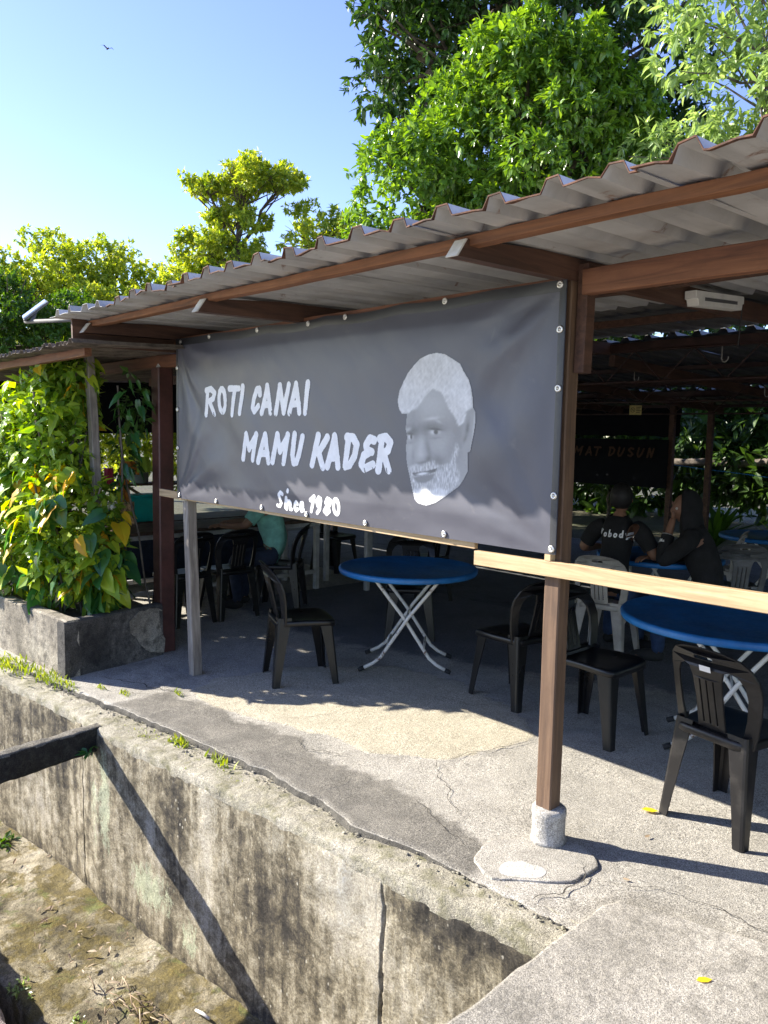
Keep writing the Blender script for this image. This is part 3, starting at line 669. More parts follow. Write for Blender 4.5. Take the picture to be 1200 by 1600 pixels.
# purlins along the roof
RZ = lambda y: 2.336+0.031*(y+0.85)                        # underside of the front roof
def purlin(y, z, mat='purlin_timber', x0=-3.12, x1=9.2, w=0.05, h=0.042): return timber('purlin', (x0, y, z), (x1, y, z), w, h, mat, seed=y*3, jit=0.007)
purlin(-0.615, RZ(-0.615)-0.021, 'purlin_timber', h=0.036)
for y in (0.6, 1.8): purlin(y, RZ(y)-0.028, 'rafter_timber', -3.1)
purlin(3.0, 2.395, 'steel_frame', -8.0, 9.2, 0.05, 0.06)
purlin(4.6, 2.36, 'steel_frame', -8.0); purlin(5.9, 2.31, 'steel_frame', -8.0)
purlin(7.0, 2.262, 'steel_frame', -8.0, 9.2, 0.05, 0.06); purlin(8.15, 2.15, 'steel_frame', -8.0)

# corrugated zinc sheets, one object each
def sheet(x0, width, y0, z0, y1, z1, ribs, rust=True, name='roof_sheet', mat='weathered_zinc', pitch=0.195, rh=0.034, parent=shed, seed=0.0, rs=0.043):
    prof = []
    for r in range(ribs):
        b = x0+r*pitch; prof += [(b, 0), (b+pitch*0.33, 0.004), (b+pitch-2.2*rs, 0), (b+pitch-1.75*rs, rh), (b+pitch-0.75*rs, rh), (b+pitch-0.3*rs, 0.0)]
    prof.append((x0+ribs*pitch+0.01, 0.0))
    m = len(prof); ny = max(3, int((y1-y0)/0.3)); V = []
    for layer in (0, 1):
        for j in range(ny+1):
            t = j/ny; y = y0+(y1-y0)*t; z = z0+(z1-z0)*t
            for i, (px, pz) in enumerate(prof):
                w = 0.006*fbm(px*2.2+seed, y*1.8, seed)
                e = (0.016*fbm(px*5+seed, 0.4, seed+2) if j == 0 else 0)
                ye = (0.022*fbm(px*6+seed, 0, seed) if j == 0 else 0)
                V.append((px, y+ye, z+pz+w+e+(0.0022 if layer else 0)))
    F = []; L = (ny+1)*m
    for j in range(ny):
        for i in range(m-1):
            a = j*m+i
            F.append((a, a+m, a+m+1, a+1)); F.append((L+a, L+a+1, L+a+m+1, L+a+m))
    for i in range(m-1): F.append((i, i+1, L+i+1, L+i)); a = ny*m+i; F.append((a+1, a, L+a, L+a+1))
    for j in range(ny): a = j*m; F.append((a+m, a, L+a, L+a+m)); a = j*m+m-1; F.append((a, a+m, L+a+m, L+a))
    o = MB().add(V, F).build(name, mat, parent)
    if rust and (int(seed*7) % 3):
        VV = []; FF = []
        for i in range(m):
            p = Vector(V[i]); hh = 1.0 if i % 6 in (0, 1, 2) and fbm(p.x*1.3, 4, 2) > -0.1 else 0.12; VV += [p+Vector((0, -0.0016, -0.0016)), p+Vector((0, -0.0016, 0.0028)), p+Vector((0, 0.002+hh*(0.006+0.012*abs(fbm(p.x*9, 2, 1))), 0.003)), p+Vector((0, 0.003+hh*(0.006+0.02*abs(fbm(p.x*9, 1, 1))), -0.0014))]
            if i: FF += [((i-1)*4+k, (i-1)*4+(k+1) % 4, i*4+(k+1) % 4, i*4+k) for k in range(4)]
        MB().add(VV, FF).build('rusty_edge', 'rust_edge', o)
    return o
k = 0
x = -3.15
while x < 8.5:
    z = 0.0025*(k % 2)
    sheet(x, 0.78, -0.86+0.012*math.sin(k*2.1), 2.336+z, 0.34, 2.372+z, 4, True, seed=k*1.7)
    sheet(x, 0.78, 0.24, 2.382+z, 1.5, 2.425+z, 4, False, seed=k*1.7+40); sheet(x, 0.78, 1.42, 2.433+z, 3.02, 2.480+z, 4, False, mat='shaded_zinc', seed=k*1.7+60)
    k += 1; x += 0.78
x = -13.0; k = 0
while x < 8.5:
    z = 0.003*(k % 2)
    sheet(x, 0.78, 3.03, 2.446+z, 7.02, 2.335+z, 4, False, mat='shaded_zinc', seed=k*1.3+80)
    sheet(x, 0.78, 7.03, 2.306+z, 8.6, 2.18+z, 4, False, mat='shaded_zinc', seed=k*1.3+120)
    k += 1; x += 0.78
timber('sun_gap_board', (-3.10, -0.74, 2.268), (-3.10, 3.0, 2.345), 0.02, 0.17, 'rafter_timber', seed=61)  # added board, closes the roof gap where sun streaked the banner
# lattice trusses
def truss(y, zt, x0, x1, d=0.24):
    tr = MB().tube([(x0, y, zt), (x1, y, zt)], 0.012, 6).tube([(x0, y, zt-d), (x1, y, zt-d)], 0.012, 6).build('truss', 'steel_frame', shed)
    b = MB(); n = int((x1-x0)/0.24)
    for i in range(n):
        xa = x0+(x1-x0)*i/n; xb = x0+(x1-x0)*(i+1)/n
        b.tube([(xa, y, zt if i % 2 else zt-d), (xb, y, zt-d if i % 2 else zt)], 0.006, 5, False)
    b.build('web_rod', 'steel_frame', tr)
truss(3.0, 2.36, -8, 9, 0.24); truss(5.3, 2.28, -8, 9, 0.2); truss(7.0, 2.225, -8, 9, 0.22)

# lower roof of the left bay
lean = thing('lean_to_roof', 'low tiled lean-to roof behind the planter vines', 'roof')
k = 0; x = -13.0
while x < -3.3:
    sheet(x, 0.5, -0.80+0.012*math.sin(k*1.9), 2.175+0.003*(k % 2), 3.05, 2.36, 6, False, 'roof_sheet', 'old_tile', 0.084, 0.022, lean, k*2.3+200, 0.024)
    k += 1; x += 6*0.084
timber('beam', (-13.0, -0.60, 2.10), (-3.2, -0.60, 2.165), 0.045, 0.06, 'brown_beam', lean, 0.008, seed=33)
timber('beam', (-6.8, 0.12, 2.165), (-2.9, 0.12, 2.175), 0.06, 0.09, 'brown_beam', lean, 0.006, seed=34)
timber('beam', (-6.8, 1.6, 2.22), (-3.1, 1.6, 2.24), 0.06, 0.09, 'rafter_timber', lean, 0.006, seed=35)
MB().add(*[(lambda P: (P, [tuple(range(8))[::-1], tuple(range(8, 16))]+[(i, (i+1) % 8, 8+(i+1) % 8, 8+i) for i in range(8)]))([(-3.62+0.05*math.cos(a), 0.12+0.05*math.sin(a), 2.128) for a in [i*PI/4 for i in range(8)]]+[(-3.62+0.03*math.cos(a), 0.12+0.03*math.sin(a), 2.165) for a in [i*PI/4 for i in range(8)]])][0]).build('mortar_cap', 'plinth_concrete', lean)

# ================================================================== THE BANNER
BX0, BX1, BZ0, BZ1, BY = -3.03, 0.036, 1.219, 2.279, -0.072
def banner_off(X, Z):
    """how far the vinyl stands out towards the road"""
    u = (X-BX0)/(BX1-BX0); v = (Z-BZ0)/(BZ1-BZ0)
    e = max(0.0, min(1.0, min(u, 1-u)*14))*max(0.0, min(1.0, min(v, 1-v)*9))
    d = 0.006*fbm(u*3.2, v*1.8, 2.0)
    # tension folds fanning from the corners
    for (cx, cz, a0, fr, am, L) in ((0, 0, 0.35, 26, 0.010, 0.75), (0, 1.06, -0.9, 22, 0.013, 0.7), (3.066, 1.06, -2.5, 20, 0.013, 0.6), (3.066, 0, 2.75, 20, 0.008, 0.8)):
        dx = (X-BX0)-cx; dz = (Z-BZ0)-cz; r = math.hypot(dx, dz)+1e-6; th = math.atan2(dz, dx)
        d += am*math.sin((th-a0)*fr*0.55+1.3*fbm(r*2, th*2, 3))*math.exp(-(r/L)**2)*min(1, r*5)
    # diagonal ripples
    w = (X-BX0)*1.0+(Z-BZ0)*1.25
    d += 0.0035*fbm(w*3.2, ((X-BX0)-(Z-BZ0)*0.8)*0.9, 6.0)*1.2
    if u > 0.72: d += 0.013*math.sin((X*0.85-Z*0.75)*13+1.1)*math.exp(-((u-0.88)/0.09)**2)*math.exp(-((v-0.55)/0.3)**2)
    if u < 0.42: d += 0.010*math.sin((X*0.9+Z*0.8)*10+0.4)*math.exp(-((u-0.2)/0.14)**2)*math.exp(-((v-0.42)/0.3)**2)
    d += 0.008*math.exp(-((v-0.05)/0.03)**2)*math.sin(u*37)*0.4
    # slack bulge under the upper batten
    d += -0.010*math.exp(-((v-0.97)/0.05)**2)+0.012*math.exp(-((v-0.80)/0.12)**2)*(0.6+0.4*math.sin(u*9))
    return 0.004+e*(0.010+0.62*d)
def bpt(X, Z, lift=0.0): return (X, BY-banner_off(X, Z)-lift, Z)
banner = thing('banner', 'long black vinyl banner with white brush lettering and a bearded man\'s portrait', 'banner')
def build_banner():
    nx, nz = 260, 100; V = []; 
    for lay in (0, 1):
        for j in range(nz+1):
            for i in range(nx+1):
                X = BX0+(BX1-BX0)*i/nx; v = j/nz
                sag = -0.014*math.sin(PI*i/nx)*(1 if j > nz*0.9 else 0)*((v-0.9)/0.1 if v > 0.9 else 0)*abs(math.sin(PI*i/nx*5.5+0.4))
                Z = BZ0+(BZ1-BZ0)*v+sag
                V.append(bpt(X, Z, 0 if lay == 0 else -0.0012))
    F = []; L = (nx+1)*(nz+1)
    for j in range(nz):
        a = np.arange(nx)+j*(nx+1); F.append(np.stack([a, a+1, a+nx+2, a+nx+1], 1)); F.append(np.stack([a+L, a+L+nx+1, a+L+nx+2, a+L+1], 1))
    link_mesh('vinyl', mesh_np('vinyl', np.array(V), np.concatenate(F), True), 'banner_vinyl', banner)
    # folded hems
    def hem(pts, w):
        V = []; F = []
        for i, (x, z, nx_, nz_) in enumerate(pts):
            V += [bpt(x, z, 0.003), bpt(x+nx_*w*0.5, z+nz_*w*0.5, 0.0045), bpt(x+nx_*w, z+nz_*w, 0.0012)]
            if i: F += [(3*i-3, 3*i-2, 3*i+1, 3*i), (3*i-2, 3*i-1, 3*i+2, 3*i+1)]
        MB().add(V, F, True).build('hem', 'banner_hem', banner)
    n = 120
    hem([(BX0+(BX1-BX0)*i/n, BZ1-0.016*abs(math.sin(PI*i/n*5.5+0.4))*math.sin(PI*i/n), 0, -1) for i in range(n+1)], 0.045)
    hem([(BX1-0.001, BZ0+(BZ1-BZ0)*i/40, -1, 0) for i in range(41)], 0.03)
    hem([(BX0+0.001, BZ0+(BZ1-BZ0)*i/40, 1, 0) for i in range(41)], 0.025)
    gm = MB(); ring = []
    for a in range(16):
        for b in range(8):
            w = 2*PI*a/16; q = 2*PI*b/8; r = 0.0105+0.005*math.cos(q); ring.append((r*math.cos(w), -0.0035*math.sin(q), r*math.sin(w)))
    gm.add(ring, [(a*8+b, ((a+1) % 16)*8+b, ((a+1) % 16)*8+(b+1) % 8, a*8+(b+1) % 8) for a in range(16) for b in range(8)], True)
    gme = gm.mesh('grommet'); nm = MB().lathe([(0.0, 0.006), (0.004, 0.005), (0.0062, 0.002), (0.0065, -0.002)], 10, Matrix.Rotation(PI/2, 4, 'X')).mesh('nail')
    for (x, z) in [(-2.966, 2.255), (-2.598, 2.262), (-2.062, 2.258), (-1.578, 2.252), (-1.272, 2.258), (-0.592, 2.262), (0.007, 2.260), (0.015, 2.091), (0.017, 1.867), (0.018, 1.451), (0.016, 1.24), (-2.517, 1.236), (-2.009, 1.238), (-1.578, 1.236), (-1.094, 1.236), (-0.56, 1.238), (-3.012, 2.088), (-3.012, 1.814), (-3.012, 1.558), (-2.995, 1.24)]:
        g = link_mesh('grommet', gme, 'grommet_steel', banner); g.location = bpt(x, z, 0.005)
        m = link_mesh('nail', nm, 'grommet_steel', g)
build_banner()

# ---- brush lettering: strokes drawn on a fine grid, then laid on the cloth
def ell(cx, cy, rx, ry, a0=0, a1=360, n=14): return [(cx+rx*math.cos(rad(a0+(a1-a0)*i/n)), cy+ry*math.sin(rad(a0+(a1-a0)*i/n))) for i in range(n+1)]
GL = {
 'R': [[(.10, .02), (.30, .95)], [(.16, .92), (.55, .97), (.84, .82), (.72, .60), (.38, .50)], [(.42, .50), (.78, .03)]],
 'O': [ell(.5, .5, .33, .42)],
 'T': [[(.08, .93), (.97, .92)], [(.58, .92), (.30, .03)]],
 'I': [[(.72, .97), (.28, .03)]],
 'C': [[(.88, .72), (.84, .92), (.58, .90), (.28, .55), (.18, .22), (.36, .07), (.72, .27)]],
 'A': [[(.06, .03), (.60, .95)], [(.60, .95), (.88, .03)], [(.28, .30), (.82, .33)]],
 'N': [[(.08, .03), (.36, .95)], [(.36, .95), (.60, .05)], [(.60, .05), (.94, .97)]],
 'M': [[(.05, .05), (.30, .95)], [(.30, .95), (.46, .42)], [(.46, .42), (.90, .95)], [(.88, .95), (.66, .03)]],
 'U': [[(.30, .97), (.12, .30), (.22, .06), (.45, .08), (.68, .40), (.92, .90)]],
 'K': [[(.42, .95), (.08, .08)], [(.95, .90), (.42, .42)], [(.46, .46), (.72, .03)]],
 'D': [[(.36, .92), (.12, .05)], [(.24, .94), (.68, .92), (.93, .72), (.80, .38), (.45, .10), (.14, .06)]],
 'E': [[(.92, .88), (.66, .92), (.40, .74), (.48, .58), (.78, .54)], [(.62, .54), (.28, .42), (.12, .16), (.34, .04), (.88, .18)]],
 'S': [[(.85, .85), (.5, .95), (.22, .75), (.5, .52), (.78, .3), (.5, .06), (.15, .15)]],
 's': [[(.88, .86), (.62, .95), (.36, .78), (.52, .55), (.66, .30), (.42, .07), (.08, .10)]],
 'i': [[(.55, .55), (.32, .06), (.55, .08)], [(.80, .88), (.84, .95)]],
 'n': [[(.30, .92), (.10, .06)], [(.18, .50), (.55, .90), (.68, .78), (.56, .12), (.78, .10)]],
 'c': [[(.82, .74), (.62, .92), (.34, .70), (.24, .25), (.46, .06), (.80, .22)]],
 'e': [[(.24, .42), (.72, .60), (.72, .88), (.42, .86), (.20, .35), (.40, .06), (.82, .20)]],
 '1': [[(.28, .72), (.80, .95), (.30, .04)]],
 '9': [[(.86, .80), (.60, .95), (.30, .72), (.42, .48), (.80, .72), (.86, .90), (.66, .30), (.28, .05)]],
 '8': [[(.62, .52), (.36, .70), (.55, .94), (.86, .86), (.74, .62), (.38, .42), (.14, .18), (.36, .05), (.66, .22), (.62, .50)]],
 '0': [ell(.5, .5, .30, .43)],
 'o': [ell(.5, .28, .32, .25)], 'b': [[(.2, 1), (.2, .03)], ell(.5, .28, .3, .25)], 'd': [[(.8, 1), (.8, .03)], ell(.5, .28, .3, .25)], 'y': [[(.15, .55), (.5, .05)], [(.9, .55), (.35, -.3)]],
 'W': [[(.05, .95), (.25, .05), (.5, .7), (.72, .05), (.95, .95)]],
}
def raster(letters, cell, thick, seed=0.0, rough=0.3, dry=0.35):
    """letters: (char, x0, z0, x1, z1) -> quads (list of x,z cell corners) as verts, faces in the plane"""
    cells = set()
    for ch, x0, z0, x1, z1 in letters:
        w, h = x1-x0, z1-z0; T = thick*0.5
        i0, i1 = int((x0-T)/cell)-1, int((x1+T)/cell)+2; j0, j1 = int((z0-T-h*0.3)/cell)-1, int((z1+T)/cell)+2
        xs = (np.arange(i0, i1)+.5)*cell; zs = (np.arange(j0, j1)+.5)*cell; gx, gz = np.meshgrid(xs, zs)
        inside = np.zeros_like(gx, bool)
        for st in GL[ch]:
            p = [(x0+T*0.7+(w-1.4*T)*a, z0+T*0.6+(h-1.2*T)*b) for a, b in st]
            tot = sum(math.dist(p[i], p[i+1]) for i in range(len(p)-1)); run = 0.0
            for (ax, az), (bx, bz) in zip(p, p[1:]):
                L2 = (bx-ax)**2+(bz-az)**2+1e-12
                t = np.clip(((gx-ax)*(bx-ax)+(gz-az)*(bz-az))/L2, 0, 1)
                dx = gx-(ax+t*(bx-ax)); dz = gz-(az+t*(bz-az)); d = np.hypot(dx, dz)
                s = (run+t*math.sqrt(L2))/max(tot, 1e-6)
                nz = np.array([[fbm(a*34+seed, b*34, seed+1.0) for a in xs] for b in zs]) if rough > 0 else 0
                rr = T*(1+rough*nz-0.10*s)
                inside |= d < rr
                run += math.sqrt(L2)
        if dry > 0:
            dn = np.array([[fbm(a*70+b*22+seed, b*16, seed+5) for a in xs] for b in zs]); ends = np.clip((0.16-(gz-z0)/h)/0.16, 0, 1)
            inside &= ~((dn > 0.62-2.2*ends*dry) & (ends > 0.02))
        for j, i in zip(*np.nonzero(inside)): cells.add((i+i0, j+j0))
    vid = {}; V = []; F = []
    def vi(a, b):
        if (a, b) not in vid: vid[(a, b)] = len(V); V.append((a*cell, b*cell))
        return vid[(a, b)]
    for (i, j) in sorted(cells): F.append((vi(i, j), vi(i+1, j), vi(i+1, j+1), vi(i, j+1)))
    return V, F
def lay_letters(name, letters, cell, thick, mapping, mat, parent, seed, rough=0.3, dry=0.35):
    V, F = raster(letters, cell, thick, seed, rough, dry)
    o = link_mesh(name, mesh_np(name, np.array([mapping(x, z) for x, z in V]), np.array(F), True), mat, parent); return o
bl = lambda x, z: bpt(x, z, 0.0016)
ROTI = [('R', -2.654, 1.765, -2.483, 1.954), ('O', -2.504, 1.769, -2.361, 1.959), ('T', -2.367, 1.76, -2.224, 1.957), ('I', -2.262, 1.768, -2.167, 1.957)]
CANAI = [('C', -2.128, 1.772, -1.993, 1.946), ('A', -2.021, 1.769, -1.888, 1.956), ('N', -1.886, 1.768, -1.713, 1.954), ('A', -1.750, 1.768, -1.611, 1.957), ('I', -1.618, 1.767, -1.534, 1.957)]
MAMU = [('M', -2.222, 1.497, -2.014, 1.68), ('A', -2.053, 1.488, -1.896, 1.681), ('M', -1.91, 1.489, -1.709, 1.683), ('U', -1.728, 1.489, -1.582, 1.685)]
KADER = [('K', -1.547, 1.480, -1.371, 1.685), ('A', -1.411, 1.487, -1.276, 1.682), ('D', -1.276, 1.489, -1.135, 1.683), ('E', -1.150, 1.486, -1.005, 1.681), ('R', -1.020, 1.488, -0.882, 1.682)]
SINCE = [('s', -1.86, 1.248, -1.775, 1.352), ('i', -1.800, 1.245, -1.72, 1.371), ('n', -1.775, 1.240, -1.69, 1.309), ('c', -1.702, 1.239, -1.64, 1.308), ('e', -1.65, 1.241, -1.585, 1.309)]
Y1980 = [('1', -1.562, 1.247, -1.48, 1.35), ('9', -1.509, 1.241, -1.428, 1.347), ('8', -1.441, 1.243, -1.34, 1.348), ('0', -1.362, 1.247, -1.272, 1.351)]
for k, (wd, th, ro, dr) in enumerate([(ROTI, 0.040, .07, .12), (CANAI, 0.040, .07, .12), (MAMU, 0.043, .07, .10), (KADER, 0.045, .07, .10), (SINCE, 0.024, .04, 0), (Y1980, 0.026, .04, 0)]):
    lay_letters('lettering', wd, 0.0021 if k < 4 else 0.0016, th, bl, 'print_white', banner, 3.0+7*k, ro, dr)

# ---- the printed portrait: a grey-tone print of an elderly bearded man
def build_portrait():
    H = [0.5803, 0.03851, -0.95182, 0.24244, -0.8129, 2.09621, 0.13872, -0.01634]
    W_, H_ = 985.0, 1600.0; st = 5.5
    xs = np.arange(60, 880, st); ys = np.arange(50, 1560, st); gx, gy = np.meshgrid(xs, ys)
    def inpoly(P):
        r = np.zeros_like(gx, bool); n = len(P)
        for i in range(n):
            x1, y1 = P[i]; x2, y2 = P[(i+1) % n]
            if y1 == y2: continue
            c = ((y1 > gy) != (y2 > gy)) & (gx < (x2-x1)*(gy-y1)/(y2-y1)+x1); r ^= c
        return r
    def blur(a, n):
        a = a.astype(float)
        for _ in range(n):
            p = np.pad(a, 1, mode='edge'); a = (p[1:-1, 1:-1]*4+p[:-2, 1:-1]*2+p[2:, 1:-1]*2+p[1:-1, :-2]*2+p[1:-1, 2:]*2+p[:-2, :-2]+p[2:, 2:]+p[:-2, 2:]+p[2:, :-2])/16
        return a
    def soft(P, n=3): return blur(inpoly(P), n)
    def dab(cx, cy, rx, ry, ang=0.0):
        c, s = math.cos(rad(ang)), math.sin(rad(ang)); dx = gx-cx; dy = gy-cy
        return np.exp(-(((dx*c+dy*s)/rx)**2+((-dx*s+dy*c)/ry)**2))
    outline = [(100, 530), (118, 440), (160, 350), (205, 265), (265, 195), (330, 130), (410, 90), (490, 75), (570, 88), (640, 130), (715, 180), (745, 250), (790, 330), (815, 420), (828, 520), (828, 600), (848, 640), (850, 720), (838, 830), (815, 940), (800, 1015), (770, 1030), (775, 1120), (770, 1210), (730, 1290), (690, 1350), (630, 1395), (560, 1450), (470, 1510), (380, 1538), (300, 1515), (270, 1480), (245, 1370), (225, 1270), (205, 1180), (188, 1080), (185, 960), (195, 880), (178, 800), (185, 720), (190, 660), (140, 655), (112, 610)]
    hair = [(100, 530), (118, 440), (160, 350), (205, 265), (265, 195), (330, 130), (410, 90), (490, 75), (570, 88), (640, 130), (715, 180), (745, 250), (790, 330), (815, 420), (828, 600), (770, 640), (745, 740), (690, 780), (665, 700), (610, 610), (570, 520), (530, 450), (440, 420), (390, 460), (330, 560), (280, 610), (200, 650), (140, 655), (112, 610)]
    sc = lambda sx, sy, sd: np.array([[fbm(x/sx, y/sy, sd) for x in xs] for y in ys])
    strand = np.array([[fbm((x*0.75+y*0.66)/16, (x*0.66-y*0.75)/120, 3.0) for x in xs] for y in ys])
    strand2 = np.array([[fbm(x/9, y/55, 8.0) for x in xs] for y in ys])
    g = np.full_like(gx, 0.25)
    g += 0.07*dab(430, 560, 160, 130)-0.05*dab(250, 700, 70, 160)+0.05*dab(560, 960, 120, 130)+0.05*dab(230, 1000, 45, 90)
    g -= 0.07*dab(680, 900, 60, 220)
    hm = np.clip(soft(hair, 5)*1.15+0.5*strand*np.clip(1-abs(soft(hair, 9)-0.5)*2, 0, 1), 0, 1); g = g*(1-hm)+hm*(0.50+0.05*strand+0.09*sc(26, 60, 5.0)+0.05*sc(90, 120, 2.0)+0.07*dab(740, 420, 90, 200)-0.05*dab(430, 250, 170, 120))
    # brows, eye sockets, eyes
    g -= 0.15*dab(455, 790, 120, 62)+0.14*dab(235, 830, 70, 60)+0.07*dab(350, 830, 60, 80)+0.06*dab(600, 1010, 60, 120)
    g += 0.16*dab(440, 705, 70, 16, -8)+0.12*dab(505, 735, 34, 14, 25)+0.20*dab(205, 812, 34, 17, -25)
    for (ex, ey, rx, ry) in ((467, 835, 52, 30), (228, 880, 26, 30)):
        g = g+(0.52-g)*np.clip(dab(ex, ey, rx*0.8, ry*0.75)*1.5, 0, 1)*((gy > ey-ry*0.8))
        g = g+(0.03-g)*np.clip(dab(ex+8, ey-2, rx*0.38, ry*0.75)*1.9, 0, 1)
        g = g+(0.035-g)*np.clip(dab(ex, ey-ry*0.95, rx*1.25, ry*0.36, 6)*1.3, 0, 1)
        g -= 0.06*dab(ex+5, ey+ry*1.9, rx*1.1, ry*0.4, -5)
    # nose
    g += 0.10*dab(330, 960, 34, 130, 4)+0.06*dab(330, 1050, 50, 34)-0.10*dab(400, 1000, 22, 90, -12)-0.12*dab(345, 1125, 60, 15, -10)-0.11*dab(395, 1090, 26, 30)-0.07*dab(255, 1060, 16, 70)
    g -= 0.12*dab(490, 1110, 70, 60, 40)
    # beard and moustache
    beard = [(215, 1170), (270, 1140), (330, 1160), (400, 1120), (455, 1105), (500, 1160), (600, 1130), (640, 1010), (670, 930), (690, 1000), (650, 1120), (690, 1220), (700, 1330), (620, 1400), (470, 1515), (380, 1538), (300, 1515), (270, 1480), (245, 1370), (222, 1260)]
    bm_ = soft(beard, 5)*np.clip(0.75+0.9*strand2, 0, 1); g = g*(1-bm_)+bm_*(0.42+0.22*strand2)
    chin = soft([(255, 1390), (330, 1380), (420, 1395), (500, 1365), (585, 1400), (560, 1450), (470, 1515), (380, 1540), (300, 1515), (270, 1480)], 4); g = g*(1-chin)+chin*(0.58+0.16*strand2)
    # mouth
    mouth = soft([(246, 1228), (300, 1218), (390, 1206), (484, 1178), (468, 1215), (385, 1242), (275, 1256)], 1); g = g*(1-mouth)+mouth*0.05
    g = g+(0.6-g)*np.clip(1.6*dab(345, 1234, 44, 11, -8), 0, 1)
    lip = soft([(255, 1265), (380, 1245), (465, 1230), (440, 1290), (360, 1325), (290, 1315)], 3); g = g*(1-lip)+lip*0.15
    # ear
    ear = soft([(775, 640), (828, 605), (848, 660), (845, 780), (820, 930), (800, 1020), (760, 1028), (728, 1000), (725, 930), (755, 850), (760, 740)], 2); g = g*(1-ear)+ear*0.24
    g -= 0.15*dab(775, 800, 18, 70, 8)+0.10*dab(750, 900, 16, 40, 20); g += 0.10*dab(838, 760, 10, 140, 5)
    g += 0.015*sc(30, 30, 12.0)
    m = inpoly(outline); g = 0.075+1.0*np.clip(g, 0.01, 0.85)
    rim = blur(m, 2); g = g+(0.5-g)*np.clip((0.80-rim)*1.2, 0, 0.5)*m
    vid = {}; V = []; Cc = []; F = []
    def vi(j, i):
        if (j, i) not in vid:
            u, v = (60+i*st-st/2)/W_, (50+j*st-st/2)/H_; d = H[6]*u+H[7]*v+1
            X = (H[0]*u+H[1]*v+H[2])/d; Z = (H[3]*u+H[4]*v+H[5])/d
            vid[(j, i)] = len(V); V.append(bpt(X, Z, 0.0018))
            c = g[max(0, min(j, g.shape[0]-1)), max(0, min(i, g.shape[1]-1))]; Cc.append((c*0.98, c*0.985, c, 1))
        return vid[(j, i)]
    for j, i in zip(*np.nonzero(m)): F.append((vi(j, i), vi(j+1, i), vi(j+1, i+1), vi(j, i+1)))
    me = mesh_np('portrait', np.array(V), np.array(F), True)
    ca = me.color_attributes.new('ink', 'FLOAT_COLOR', 'POINT'); ca.data.foreach_set('color', np.array(Cc, dtype=np.float32).ravel())
    o = link_mesh('portrait', me, 'portrait_print', banner); o['label'] = 'grey printed portrait of a white-haired bearded man'
build_portrait()

